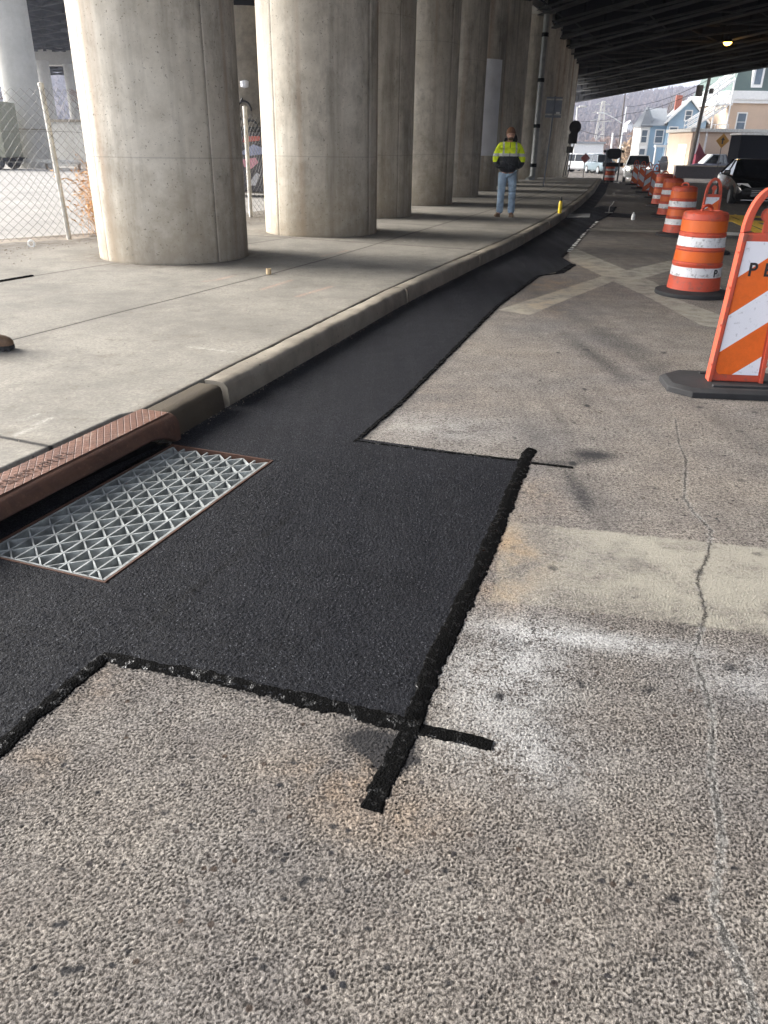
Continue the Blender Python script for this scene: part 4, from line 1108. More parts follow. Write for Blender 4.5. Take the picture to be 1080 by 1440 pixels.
# ---- barrels
def make_barrel():
    e = empty('traffic_barrel', (0, 0, 0))
    mb = MB(); R_ = [(.425, 0), (.43, .012), (.425, .045), (.36, .06), (.30, .075), (.285, .03), (.285, 0)]
    mb.lathe(R_, 48); mb.build('rubber_base', M['rubber'], e, smooth=True)
    z = [.05, .21, .215, .335, .34, .37, .385, .51, .52, .535, .55, .665, .67, .70, .71, .84, .845, .905, .925, .935]
    r = [.30, .285, .278, .272, .276, .278, .266, .262, .27, .27, .257, .253, .26, .26, .249, .246, .252, .245, .22, .0]
    # stepped body; recesses carry the sheeting
    mb = MB(); prof = list(zip(r, z)); 
    vs0 = MB(); vs0.lathe(prof, 56)
    # dents
    vs0.v = [(x * (1 + .04 * mnoise.noise(Vector((x * 6, y * 6, zz * 5)))), y * (1 + .04 * mnoise.noise(Vector((x * 6, y * 6, zz * 5)))), zz) for x, y, zz in vs0.v]
    vs0.build('barrel_body', M['oplastic'], e, smooth=True, ang=35)
    for z0, z1, r0, r1, mt in ((.222, .330, .2795, .2745, 'wband'), (.39, .506, .2685, .264, 'oband'), (.554, .660, .2605, .256, 'wband'), (.715, .838, .2535, .2495, 'oband')):
        mb = MB(); mb.lathe([(r0 - .01, z0), (r0 + .003, z0 + .001), (r1 + .003, z1 - .001), (r1 - .01, z1)], 56)
        mb.v = [(x * (1 + .037 * mnoise.noise(Vector((x * 6, y * 6, zz * 5)))), y * (1 + .037 * mnoise.noise(Vector((x * 6, y * 6, zz * 5)))), zz) for x, y, zz in mb.v]
        mb.build('sheeting_band', M[mt], e, smooth=True, ang=35)
    mb = MB()
    arc = [(-.085, 0, .92), (-.08, 0, .955), (-.05, 0, .985), (0, 0, .992), (.05, 0, .985), (.08, 0, .955), (.085, 0, .92)]
    for a, b in zip(arc[:-1], arc[1:]): mb.tube(a, b, .017, n=8)
    mb.build('handle', M['oplastic'], e, smooth=True)
    mb = MB(); mb.lathe([(.2, .925), (.17, .936), (.165, .928), (0, .93)], 32); mb.build('lid_rim', M['oplastic'], e, smooth=True)
    return e
barrel = make_barrel(); GB = 'orange and white traffic barrels along the lane'
def put(o, x, y, z, rz, sc, lab, grp, cat):
    o.location = (x, y, z); o.rotation_euler = (0, 0, rz); o.scale = (sc,) * 3
    tag(o, lab, cat, grp); return o
x, y = g(972, 412); protoB = barrel
b2 = copy_tree(barrel); b3 = copy_tree(barrel); b4 = copy_tree(barrel); b5 = copy_tree(barrel)
put(barrel, 3.56, 9.16, 0, .5, .975, 'large scuffed traffic barrel nearest the camera, on a wide rubber base', GB, 'traffic barrel')
put(b2, 5.72, 16.0, 0, 2.1, .97, 'second nearest traffic barrel, just behind the large scuffed one', GB, 'traffic barrel')
x, y = g(945, 307); put(b3, x, y + .3, 0, 1, .97, 'traffic barrel half hidden behind the second nearest one', GB, 'traffic barrel')
x, y = g(933, 291); put(b4, x, y + .3, 0, 3, .97, 'farthest traffic barrel of the row, next to the striped panels', GB, 'traffic barrel')
x, y = g(858, 256); put(b5, x, y + .3, 0, 4, .97, 'lone dark red and white traffic barrel inside the grey frame by the curb', GB, 'traffic barrel')
# P stencilled on the nearest barrel
for s, a in (('P', 300),):
    r_ = .2785 * 1.01
    ang = math.radians(a) - barrel.rotation_euler.z
    u = Vector((-math.sin(ang), math.cos(ang), 0)); nrm = Vector((math.cos(ang), math.sin(ang), 0))
    M4 = Matrix(((u.x, 0, nrm.x, nrm.x * r_), (u.y, 0, nrm.y, nrm.y * r_), (0, 1, 0, .235), (0, 0, 0, 1)))
    text('lettering', s, .115, M['ink'], barrel, M4 @ Matrix.Translation((-.035, 0, .0)), .003)

# ---- vertical panels
def make_panel(mat, handle='loop'):
    e = empty('channelizer_panel', (0, 0, 0)); w = .165; H = 1.1
    out = [(-w, .03), (w, .03), (w, H * .86)]
    for k in range(1, 16):
        a = PI * k / 16; out.append((w * math.cos(a) * .99, H * .86 + w * 1.35 * math.sin(a)))
    out.append((-w, H * .86))
    # body ring around the loop opening: outer hull minus a D shaped hole, built as bars
    mb = MB(); th = .055
    wt = w * .8; body = [(-w, .055), (w, .055), (wt, H * .84), (-wt, H * .84)]
    T = Matrix.Translation((0, th / 2, 0)) @ VER
    mb.prism(body, 0, th, T)
    N = 18; pts_o = [(wt * math.cos(PI * k / N), H * .84 + w * 1.5 * math.sin(PI * k / N)) for k in range(N + 1)]
    pts_i = [((wt - .042) * math.cos(PI * k / N), H * .84 + .012 + (w * 1.5 - .05) * math.sin(PI * k / N)) for k in range(N + 1)]
    mb.build('panel_body', M['oplastic'], e, bevel=.006)
    mb = MB(); mb.prism([(a, b + .001) for a, b in pts_o] + pts_i[::-1], 0, th * .98, T)
    mb.build('handle', M['oplastic'], e, bevel=.006)
    mb = MB()
    for sx_ in (-1, 1):
        mb.prism([(sx_ * (w - .0), .05), (sx_ * (w - .022), .05), (sx_ * (wt - .022), H * .84), (sx_ * wt, H * .84)][::sx_], 0, .02, Matrix.Translation((0, -th / 2 , 0)) @ VER)
    for z in (.16, .40, .62, .82):
        for sx_ in (-1, 1): mb.cbox((sx_ * (w - .004 - .2 * w * z / (H * .84)), -th / 2, z), (.024, .035, .012))
    mb.build('edge_rib', M['oplastic'], e, bevel=.003)
    mb = MB(); sw = w - .035
    mb.prism([(-sw + .025, .10), (sw, .10), (sw * .79, H * .80), (-sw * .79, H * .80), (-sw, .135), (-sw + .01, .112)], 0, .004, Matrix.Translation((0, -th / 2 - .0005, 0)) @ VER)
    mb.build('striped_sheet', mat, e)
    mb = MB()
    o8 = [(-.42, -.12), (-.30, -.24), (.30, -.24), (.42, -.12), (.42, .12), (.30, .24), (-.30, .24), (-.42, .12)]
    i8 = [(x * .93, y * .88) for x, y in o8]
    n = 8; vs = [(x, y, 0) for x, y in o8] + [(x, y, .035) for x, y in o8] + [(x, y, .055) for x, y in i8]
    mb.add(vs, [(k, (k + 1) % n, n + (k + 1) % n, n + k) for k in range(n)] + [(n + k, n + (k + 1) % n, 2 * n + (k + 1) % n, 2 * n + k) for k in range(n)] + [tuple(range(2 * n, 3 * n)), tuple(range(n - 1, -1, -1))])
    mb.cbox((0, -.16, .058), (.34, .03, .02)); mb.cbox((0, .14, .058), (.34, .03, .02))
    mb.build('rubber_base', M['rubber'], e, smooth=True, ang=25, bevel=.004)
    return e
GP = 'orange striped channelizer panels along the lane'
pA = make_panel(M['sa']); pB = make_panel(M['sb'])
p2 = copy_tree(pA); p3 = copy_tree(pB); p4 = copy_tree(pA); p5 = copy_tree(pB); 
put(pA, 2.43, 5.22, 0, -.10, 1.12, 'near striped panel marked PE, cut off by the right edge of the photo', GP, 'channelizer')
put(p2, 5.18, 13.2, 0, -.12, .97, 'striped panel with a round handle just behind the nearest barrel', GP, 'channelizer')
x, y = g(917, 278); put(p3, x, y, 0, -.25, .95, 'nearest panel of the far cluster with stripes falling to the right', GP, 'channelizer')
x, y = g(908, 271); put(p4, x, y, 0, -.2, .95, 'second panel of the far cluster with stripes rising to the right', GP, 'channelizer')
x, y = g(900, 265); put(pB, x, y, 0, -.3, .95, 'third panel of the far cluster, left of the panel with rising stripes', GP, 'channelizer')
x, y = g(891, 260); put(p5, x, y, 0, -.3, .95, 'farthest panel of the cluster, standing in front of the white pickup', GP, 'channelizer')
# stencilled letters on the near panel
for s, xx in (('P', -.062), ('E', .026)):
    Mx = Matrix(((1, 0, 0, xx), (0, 0, -1, -.0275 - .0065), (0, 1, 0, .69), (0, 0, 0, 1)))
    text('lettering', s, .105, M['ink'], pA, Mx, .0012, .95)
    mb = MB(); 
# lollipop post inside each handle opening
for pnl in (pA, pB, p2, p3, p4, p5):
    mb = MB(); mb.cbox((0, 0, .965), (.03, .03, .09)); mb.lathe([(0, -.02), (.035, -.02), (.035, .02), (0, .02)], 14)
    mb2 = MB(); mb2.cbox((0, 0, .96), (.03, .03, .09))
    vs = [Vector(v) for v in MB().lathe([(0, -.018), (.038, -.018), (.038, .018), (0, .018)], 14).v]
    l = MB().lathe([(0, -.018), (.038, -.018), (.038, .018), (0, .018)], 14)
    mb2.add([(v[0], v[2], v[1] + 1.02) for v in l.v], l.f)
    mb2.build('bolt_tab', M['oplastic'], pnl)
# ================================================================ PERSON
def skin_fig(name, nodes, edges, mat, parent, root=0, sub=2):
    """nodes: list of (pos, rx, ry); one continuous surface grown round connected edges"""
    me = bpy.data.meshes.new(name); me.from_pydata([n[0] for n in nodes], edges, [])
    o = bpy.data.objects.new(name, me); link(o)
    md = o.modifiers.new('skin', 'SKIN'); md.use_smooth_shade = True; md.branch_smoothing = .6
    for i, n in enumerate(nodes):
        s = me.skin_vertices[0].data[i]; s.radius = (n[1], n[2]); s.use_root = (i == root); s.use_loose = False
    ss = o.modifiers.new('sub', 'SUBSURF'); ss.levels = sub; ss.render_levels = sub
    bpy.context.view_layer.update()
    dg = bpy.context.evaluated_depsgraph_get()
    nm = bpy.data.meshes.new_from_object(o.evaluated_get(dg)); nm.materials.clear(); nm.materials.append(mat); nm.shade_smooth()
    bpy.data.objects.remove(o)
    return link(bpy.data.objects.new(name, nm), parent)
def fabric(name, col, fold=1.0, var=.25):
    t = NT(name); n = t.noise(9, 4, .6, None, .8)
    c = t.mix(t.mr(t.noise(4, 4), .3, .7), tuple(x * (1 - var) for x in col), col)
    return t.fin(c, .8, t.bump(n, .9 * fold, .03), spec=.2)
SKIN = simple('skin', (.52, .29, .2), .5, var=.08); HAIR = simple('brown_hair', (.10, .055, .03), .7)
def jacket_mat():
    t = NT('hi_vis_jacket'); z = t.xyz(); n = t.noise(10, 4, .6, None, .8)
    w = t.math('ADD', z[2], t.math('MULTIPLY', t.math('SUBTRACT', t.noise(7, 2), .5), .03))
    ax = t.math('ABSOLUTE', z[0])
    c = t.mix(t.mr(n, .3, .7), (.70, .92, .02), (.90, 1.0, .04))
    silver = t.math('MULTIPLY', t.math('GREATER_THAN', w, 1.21), t.math('LESS_THAN', w, 1.265))
    vert = t.math('MULTIPLY', t.math('GREATER_THAN', ax, .115), t.math('LESS_THAN', ax, .15))
    vert = t.math('MULTIPLY', vert, t.math('LESS_THAN', z[1], .02))
    silver = t.math('MAXIMUM', silver, vert)
    c = t.mix(silver, c, (.58, .60, .56))
    blk = t.math('LESS_THAN', w, t.mr(ax, .2, .26, 1.21, 1.10))
    c = t.mix(blk, c, (.025, .027, .03))
    return t.fin(c, t.mr(blk, 0, 1, .75, .55), t.bump(n, .9, .03), spec=.3)
pr_ = empty('person', (2.52, 17.75, .152), math.radians(-2)); tag(pr_, 'man in a yellow and black hi-vis jacket, brown beanie and light jeans looking down', 'person')
V = Vector
# local frame: faces -y; x to the picture's right (his left)
body = [((0, .035, 1.0), .09, .06), ((0, .02, 1.12), .12, .09), ((0, .015, 1.30), .165, .115), ((0, .02, 1.43), .13, .09), ((0, .0, 1.50), .058, .058),
        ((0, -.035, 1.57), .062, .075), ((0, -.05, 1.655), .078, .098), ((0, -.04, 1.70), .06, .075),
        ((-.085, .03, .88), .06, .06), ((-.105, .0, .52), .06, .062), ((-.112, .04, .12), .030, .030), ((-.15, -.04, .055), .026, .018),
        ((.085, .03, .88), .06, .06), ((.125, -.01, .52), .06, .062), ((.135, .04, .12), .030, .030), ((.145, -.06, .055), .026, .018),
        ((-.19, .02, 1.42), .055, .055), ((-.26, .05, 1.20), .045, .045), ((-.24, -.04, 1.05), .036, .034), ((-.17, -.105, 1.0), .030, .022),
        ((.19, .02, 1.42), .055, .055), ((.27, .05, 1.20), .045, .045), ((.25, -.04, 1.05), .036, .034), ((.17, -.105, 1.0), .030, .022)]
be = [(0, 1), (1, 2), (2, 3), (3, 4), (4, 5), (5, 6), (6, 7), (0, 8), (8, 9), (9, 10), (10, 11), (0, 12), (12, 13), (13, 14), (14, 15), (3, 16), (16, 17), (17, 18), (18, 19), (3, 20), (20, 21), (21, 22), (22, 23)]
bd = skin_fig('body', body, be, SKIN, pr_)
hd = Vector((0, -.055, 1.635))
mb = MB()                                   # jacket hem to collar is grown as one garment
jk = [((0, .02, .88), .18, .14), ((0, .02, 1.02), .215, .17), ((0, .015, 1.18), .22, .165), ((0, .015, 1.33), .215, .155), ((0, .02, 1.44), .15, .11), ((0, .01, 1.50), .085, .085),
      ((-.185, .02, 1.425), .082, .085), ((-.235, .05, 1.30), .078, .082), ((-.275, .06, 1.17), .076, .082), ((-.255, -.02, 1.06), .064, .068), ((-.185, -.10, 1.0), .056, .05),
      ((.185, .02, 1.425), .082, .085), ((.25, .05, 1.30), .078, .082), ((.295, .06, 1.17), .076, .082), ((.27, -.02, 1.06), .064, .068), ((.19, -.10, 1.0), .056, .05)]
je = [(0, 1), (1, 2), (2, 3), (3, 4), (4, 5), (4, 6), (6, 7), (7, 8), (8, 9), (9, 10), (4, 11), (11, 12), (12, 13), (13, 14), (14, 15)]
skin_fig('jacket', jk, je, jacket_mat(), pr_, root=2)
mb = MB(); mb.lathe([(.115, 1.465), (.125, 1.50), (.115, 1.55), (.095, 1.56)], 20, (0, .03, 0), math.radians(-30), math.radians(210)); mb.build('collar', fabric('black_collar', (.02, .022, .025)), pr_, smooth=True)
# hood lump behind the neck
l = MB(); l.lathe([(0, 1.66), (.05, 1.655), (.10, 1.60), (.12, 1.53), (.10, 1.46), (0, 1.45)], 18, (.045, .085, 0)); l.build('hood', fabric('black_hood', (.018, .02, .022)), pr_, smooth=True)
mb = MB(); mb.tube((0, -.128, 1.48), (0, -.145, 1.20), .006, n=6); mb.tube((0, -.145, 1.20), (0, -.14, .92), .006, n=6); mb.build('zip', M['ink'], pr_)
jn = [((0, .02, 1.0), .165, .135), ((-.095, .02, .85), .105, .115), ((-.105, .0, .66), .088, .095), ((-.108, -.005, .50), .075, .082), ((-.108, .02, .30), .070, .078), ((-.112, .03, .07), .072, .084),
      ((.095, .02, .85), .105, .115), ((.12, .0, .66), .088, .095), ((.127, -.005, .50), .075, .082), ((.135, .02, .30), .070, .078), ((.14, .03, .07), .072, .084)]
jm = fabric('light_denim', (.40, .53, .66), 1.2, .4)
skin_fig('jeans', jn, [(0, 1), (1, 2), (2, 3), (3, 4), (4, 5), (0, 6), (6, 7), (7, 8), (8, 9), (9, 10)], jm, pr_)
bm_ = fabric('tan_boot_leather', (.30, .20, .13), .3)
for sx_, (ax, ay, tx, ty) in (('l', (-.12, .04, -.22, -.10)), ('r', (.14, .04, .155, -.13))):
    skin_fig('boot', [((ax, ay + .03, .055), .05, .045), ((ax, ay, .15), .052, .055), ((ax + (tx - ax) * .55, ay + (ty - ay) * .55, .055), .052, .043), ((tx, ty, .042), .046, .034)], [(0, 1), (0, 2), (2, 3)], bm_, pr_)
# head: face, ears, features
def ell(name, c, r, mat, par, n=20, m_=12, z0=-1.0, tilt=0.0):
    mb = MB(); prof = [(math.sqrt(max(0, 1 - t * t)), t) for t in [z0 + (1 - z0) * k / m_ for k in range(m_ + 1)]]
    mb.lathe(prof, n); ct, st = math.cos(tilt), math.sin(tilt)
    o_ = []
    for x, y, z in mb.v:
        x, y, z = x * r[0], y * r[1], z * r[2]; y, z = y * ct - z * st, y * st + z * ct
        o_.append((x + c[0], y + c[1], z + c[2]))
    mb.v = o_; return mb.build(name, mat, par, smooth=True)
ell('head', (0, -.055, 1.62), (.078, .095, .118), SKIN, bd, tilt=-.35)
ell('nose', (0, -.155, 1.60), (.014, .022, .024), SKIN, bd)
for s in (-1, 1):
    ell('ear', (s * .079, -.03, 1.62), (.012, .02, .03), SKIN, bd)
    ell('eye', (s * .032, -.146, 1.627), (.012, .006, .007), M['ink'], bd)
ell('mouth', (0, -.136, 1.558), (.024, .006, .006), simple('lips', (.35, .13, .11), .5), bd)
ell('beard', (0, -.115, 1.545), (.055, .045, .035), HAIR, bd)
ell('beanie', (0, -.035, 1.665), (.090, .106, .105), fabric('brown_knit', (.22, .10, .05), .6), pr_, z0=-.15, tilt=-.28)
mb = MB(); mb.lathe([(.088, -.03), (.096, -.025), (.098, .01), (.094, .022), (.086, .024)], 24)
mb.v = [(x, y * 1.14 * math.cos(-.28) - z * math.sin(-.28) - .037, y * 1.14 * math.sin(-.28) + z * math.cos(-.28) + 1.652) for x, y, z in mb.v]
mb.build('beanie_cuff', fabric('brown_knit_cuff', (.17, .08, .045), .4), pr_, smooth=True)

# ================================================================ SIGNS, FRAME
def post_sign(name, px, py, D, topz, label, cat='sign'):
    x, y, z = at(px, py, D); e = empty(name, (x, D, .15 + (zg(D) if D > 60 else 0))); tag(e, label, cat); return e
x, y = g(764, 262, .152); sg = empty('street_sign', (x, y, .152)); tag(sg, 'plain grey back of a square sign on a thin post before the columns', 'sign')
mb = MB(); mb.tube((0, 0, 0), (.14, 0, 3.25), .032, n=8); mb.build('post', M['signback'], sg, smooth=True)
mb = MB(); mb.cbox((.12, .04, 2.85), (.62, .01, .72)); mb.build('sign_plate', M['signback'], sg, bevel=.003)
mb = MB(); mb.cbox((.12, .02, 3.12), (.62, .03, .05)); mb.cbox((.12, .02, 2.6), (.62, .03, .05)); mb.build('bracket', M['galvd'], sg)
mb = MB(); mb.cbox((.30, .033, 2.65), (.14, .004, .08)); mb.build('sticker', M['white'], sg)
D = 47
x, _, _ = at(803, 235, D); s1 = empty('street_sign', (x, D, .12)); tag(s1, 'dark back of a round sign above a rectangular plate, on twin posts at the curb', 'sign')
dk = simple('dark_sign_back', (.03, .027, .022), .7)
xx = at(808, 187, D)[0] - x
for k in (-.14, .12):
    mb = MB(); mb.tube((xx - .25 + k, 0, 0), (xx + k, 0, 2.5), .028, n=8); mb.build('post', dk, s1)
l = MB().lathe([(0, -.01), (.33, -.01), (.33, .01), (0, .01)], 28); mb = MB(); mb.add([(a + xx, c, b + 2.52) for a, b, c in l.v], l.f); mb.build('round_plate', dk, s1)
mb = MB(); mb.cbox((xx - .03, .0, 1.98), (.42, .02, .55)); mb.build('lower_plate', dk, s1)
x, _, _ = at(797, 235, D + 3); s2 = empty('street_sign', (x, D + 3, .1)); tag(s2, 'dark back of two stacked small rectangular signs beside the round sign', 'sign')
mb = MB(); mb.tube((-.05, 0, 0), (.15, 0, 2.35), .028, n=8); mb.build('post', dk, s2)
mb = MB(); mb.cbox((.14, -.03, 2.0), (.46, .02, .5)); mb.build('upper_plate', dk, s2); mb = MB(); mb.cbox((.05, -.03, 1.42), (.36, .02, .35)); mb.build('lower_plate', dk, s2)
def diamond(px, py, D, half, mat, label, base=None):
    x, _, z = at(px, py, D); b = zg(D) if base is None else base
    e = empty('warning_sign', (x, D, b)); tag(e, label, 'sign')
    mb = MB(); mb.prism([(0, -half), (half, 0), (0, half), (-half, 0)], -.01, .01, Matrix.Translation((0, -.03, z - b)) @ VER); mb.build('diamond_plate', M[mat], e)
    mb = MB(); mb.tube((0, 0, 0), (0, 0, z - b + half * .6), .03, n=8)
    return e, mb, z - b
e, mb, h = diamond(823, 222.5, 70, .40, 'osign', 'small darkened orange diamond work sign far down the street by the parked cars')
mb.build('post', dk, e)
e, mb, h = diamond(1016, 198, 66, .52, 'ysign', 'yellow diamond warning sign with dark marks in front of the black trailer', zg(66)); mb.build('post', dk, e)
mb = MB(); mb.prism([(-.05, -.22), (.05, -.22), (.05, .05), (.16, .05), (0, .26), (-.16, .05), (-.05, .05)], -.004, .006, Matrix.Translation((0, -.044, h)) @ VER); mb.build('arrow_mark', M['ink'], e)

# grey frame with board round the lone barrel
x, y = g(857, 257); fr = empty('barricade_frame', (x, y - .1, 0)); tag(fr, 'grey barricade frame with a dark top board round the lone barrel', 'barricade')
fm = simple('grey_frame_metal', (.25, .25, .26), .5, .4)
for s in (-1, 1):
    mb = MB(); mb.cbox((s * .36, 0, .78), (.07, .07, 1.56)); mb.cbox((s * .36, 0, .03), (.08, 1.2, .06)); mb.build('upright', fm, fr, bevel=.005)
mb = MB(); mb.prism([(-.34, 1.22), (-.2, 1.12), (.2, 1.12), (.34, 1.22), (.34, 1.5), (.26, 1.6), (-.26, 1.6), (-.34, 1.5)], -.04, .04, Matrix.Translation((0, -.05, 0)) @ VER); mb.build('top_board', M['asphpatch'], fr, bevel=.01)
mb = MB(); mb.cbox((.05, .05, .86), (1.05, .04, .2)); mb.build('cross_board', M['asphpatch'], fr)
for s in (-1, 1):
    l = MB().lathe([(0, -.02), (.07, -.02), (.07, .02), (0, .02)], 12); mb = MB(); mb.add([(a + s * .47, c, b + 1.47) for a, b, c in l.v], l.f); mb.build('beacon', M['asphpatch'], fr)

# ================================================================ VEHICLES
def make_car(name, paint, kind='sedan', L=4.6, Wd=1.82, H=1.45):
    """front faces -y; origin on the ground under the middle"""
    e = empty(name, (0, 0, 0)); hw = Wd / 2; hl = L / 2
    if kind == 'sedan': st = [(-1, .42, .62, .80), (-.93, .22, .72, .93), (-.62, .2, .86, .97), (-.40, .2, .95, 1), (0, .2, .98, 1), (.45, .2, .99, 1), (.72, .2, 1.02, .98), (.93, .24, .96, .94), (1, .4, .88, .85)]; cab = [(-.40, .95), (-.08, H), (.32, H), (.66, 1.0)]
    elif kind == 'suv': st = [(-1, .45, .85, .85), (-.93, .28, .98, .95), (-.55, .28, 1.05, 1), (-.3, .28, 1.08, 1), (.2, .28, 1.08, 1), (.7, .28, 1.1, 1), (.95, .3, 1.1, .97), (1, .5, 1.05, .93)]; cab = [(-.42, 1.04), (-.2, H), (.75, H), (.96, 1.08)]
    else: st = [(-1, .5, .95, .88), (-.95, .35, 1.08, .97), (-.6, .35, 1.14, 1), (-.35, .35, 1.16, 1), (.2, .35, 1.16, 1), (.6, .35, 1.16, 1), (.97, .4, 1.14, .98), (1, .55, 1.1, .96)]; cab = [(-.38, 1.12), (-.18, H), (.2, H), (.28, 1.14)]
    mb = MB(); vs = []; fs = []; K = 9
    for (u, zl, zh, wf) in st:
        y = u * hl; w = hw * wf; crown = .04
        sec = [(-w * .92, zl), (-w, zl + .12), (-w, (zl + zh) / 2), (-w * .97, zh - .06), (-w * .86, zh), (0, zh + crown)]
        sec = sec + [(-a, z) for a, z in reversed(sec[:-1])]
        vs += [(a, y, z) for a, z in sec]
    K = 11
    for i in range(len(st) - 1):
        for k in range(K - 1): fs.append((i * K + k, i * K + k + 1, (i + 1) * K + k + 1, (i + 1) * K + k))
        fs.append((i * K + K - 1, i * K, (i + 1) * K, (i + 1) * K + K - 1))
    fs += [tuple(range(K)), tuple((len(st) - 1) * K + k for k in range(K - 1, -1, -1))]
    mb.add(vs, fs); b = mb.build('body', paint, e, smooth=True, bevel=.02, ang=38)
    # roof and glasshouse
    (u0, z0), (u1, z1), (u2, z2), (u3, z3) = cab; wb, wt = hw * .90, hw * .70
    def ring(u, z, w): return [(-w, u * hl, z), (w, u * hl, z)]
    g4 = ring(u0, z0, wb) + ring(u1, z1 - .03, wt) + ring(u2, z2 - .03, wt) + ring(u3, z3, wb)
    mb = MB(); mb.add(g4 + [(-wb, u0 * hl, z0 - .1), (wb, u0 * hl, z0 - .1), (-wb, u3 * hl, z3 - .1), (wb, u3 * hl, z3 - .1)],
        [(0, 1, 3, 2), (2, 3, 5, 4), (4, 5, 7, 6), (0, 2, 4, 6), (1, 7, 5, 3), (0, 6, 10, 8), (1, 9, 11, 7), (8, 9, 1, 0), (6, 7, 11, 10)])
    mb.build('windows', M['glass'], e)
    mb = MB(); mb.add([(-wt - .01, u1 * hl - .03, z1 - .035), (wt + .01, u1 * hl - .03, z1 - .035), (wt + .01, u2 * hl + .03, z2 - .035), (-wt - .01, u2 * hl + .03, z2 - .035),
                       (-wt * .85, u1 * hl + .08, z1 + .015), (wt * .85, u1 * hl + .08, z1 + .015), (wt * .85, u2 * hl - .08, z2 + .015), (-wt * .85, u2 * hl - .08, z2 + .015)],
                      [(0, 1, 5, 4), (1, 2, 6, 5), (2, 3, 7, 6), (3, 0, 4, 7), (4, 5, 6, 7), (3, 2, 1, 0)]); mb.build('roof', paint, e, smooth=True, ang=30)
    um = (u1 + u2) / 2
    for s in (-1, 1):
        for pa, pb_, pr_c in (((s * wb, u0 * hl, z0), (s * wt, u1 * hl, z1 - .02), .03), ((s * wb, u3 * hl, z3), (s * wt, u2 * hl, z2 - .02), .035), ((s * wb, um * hl, z0), (s * wt, um * hl, z1 - .02), .028)):
            mb = MB(); mb.tube(pa, pb_, pr_c, n=6); mb.build('pillar', paint, e)
    wr = .33 if kind == 'sedan' else .38
    for s in (-1, 1):
        for u in (-.60, .60):
            y = u * hl
            l = MB().lathe([(0, -.11), (wr - .03, -.11), (wr, -.08), (wr, .08), (wr - .03, .11), (0, .11)], 28)
            mb = MB(); mb.add([(c + s * (hw - .10), a + y, b_ + wr) for a, b_, c in l.v], l.f); wv = mb.build('wheel', M['tyre'], e, smooth=True, ang=30)
            l = MB().lathe([(0, s * .115), (wr * .62, s * .112), (wr * .64, s * .10)], 20)
            mb = MB(); mb.add([(c + s * (hw - .10), a + y, b_ + wr) for a, b_, c in l.v], l.f); mb.build('rim', M['carsilver'], wv, smooth=True)
        zh = {'sedan': .66, 'suv': .82}.get(kind, .92)
        mb = MB(); mb.add([(s * hw * .50, -hl * 1.0 + .00, zh - .03), (s * hw * .84, -hl * .955, zh - .05), (s * hw * .93, -hl * .90, zh + .08), (s * hw * .62, -hl * .965, zh + .09),
                           (s * hw * .50, -hl * .9, zh - .03), (s * hw * .84, -hl * .86, zh - .05), (s * hw * .93, -hl * .84, zh + .08), (s * hw * .62, -hl * .88, zh + .09)],
                          [(0, 1, 2, 3), (0, 1, 5, 4), (1, 2, 6, 5), (2, 3, 7, 6), (3, 0, 4, 7)]); mb.build('headlight', M['lens'], e)
        mb = MB(); mb.cbox((s * hw * 1.08, u0 * hl * .72, z0 + .08), (.2, .1, .14)); mb.build('mirror', paint, e, bevel=.03)
    mb = MB(); zg_ = {'sedan': .48, 'suv': .6}.get(kind, .75); mb.cbox((0, -hl * .985, zg_), (hw * 1.0, .1, .22)); mb.build('grille', M['black'], e, bevel=.02)
    mb = MB()
    for k in range(4): mb.cbox((0, -hl * .985 - .053, zg_ - .08 + k * .05), (hw * .95, .008, .012))
    mb.cbox((0, -hl * .94, zg_ - .22), (hw * 1.5, .12, .03)); mb.build('grille_bar', M['chrome'], e)
    mb = MB(); mb.cbox((0, -hl - .02, zg_ - .08), (.31, .02, .15)); mb.build('plate', M['white'], e)
    return e
sed = make_car('parked_car', M['carblack'], 'sedan', 4.5, 1.84, 1.42)
sed.location = (12.35, 28.2, -.12); sed.rotation_euler = (0, 0, -.22); sed.scale = (1, 1, 1); tag(sed, 'glossy black sedan with bright reflections at the right edge of the street', 'car')
pk_ = make_car('pickup_truck', M['carwhite'], 'pickup', 5.4, 1.95, 1.82)
x, _, _ = at(909, 230, 61); pk_.location = (x, 63, -.6); pk_.rotation_euler = (0, 0, math.radians(-16)); tag(pk_, 'white roofed pickup with lit headlights coming past the striped panels', 'pickup')
for s in (-1, 1):
    l = MB().lathe([(0, -.02), (.10, -.02), (.10, .02), (0, .02)], 14); mb = MB(); mb.add([(a + s * .68, c - 2.72, b + .95) for a, b, c in l.v], l.f); mb.build('lit_lamp', M['headl'], pk_)
suv = make_car('parked_suv', M['cargrey'], 'suv', 4.6, 1.85, 1.65); x, _, _ = at(948, 230, 90); suv.location = (x, 92, -.6); suv.rotation_euler = (0, 0, math.radians(160)); tag(suv, 'dark grey SUV parked in front of the blue house', 'car')
for px, D, mt, kd, rot, lab in ((846, 84, 'carblue', 'suv', 10, 'teal SUV farthest right of the parked cars at the end of the street'), (834, 92, 'carsilver', 'sedan', 20, 'silver car parked among the distant cars at the end of the street'),
                                (820, 88, 'carwhite', 'suv', 60, 'white SUV behind the small darkened orange diamond sign'), (806, 98, 'carwhite', 'pickup', 80, 'white truck at the far left of the distant cars, behind the sign posts'), (838, 112, 'carwhite', 'suv', 5, 'small white car farthest away among the distant cars')):
    c = make_car('parked_car', M[mt], kd, 4.6, 1.85, 1.75 if kd != 'sedan' else 1.45); x, _, _ = at(px, 225, D); c.location = (x, D, -.6); c.rotation_euler = (0, 0, math.radians(rot)); tag(c, lab, 'car')
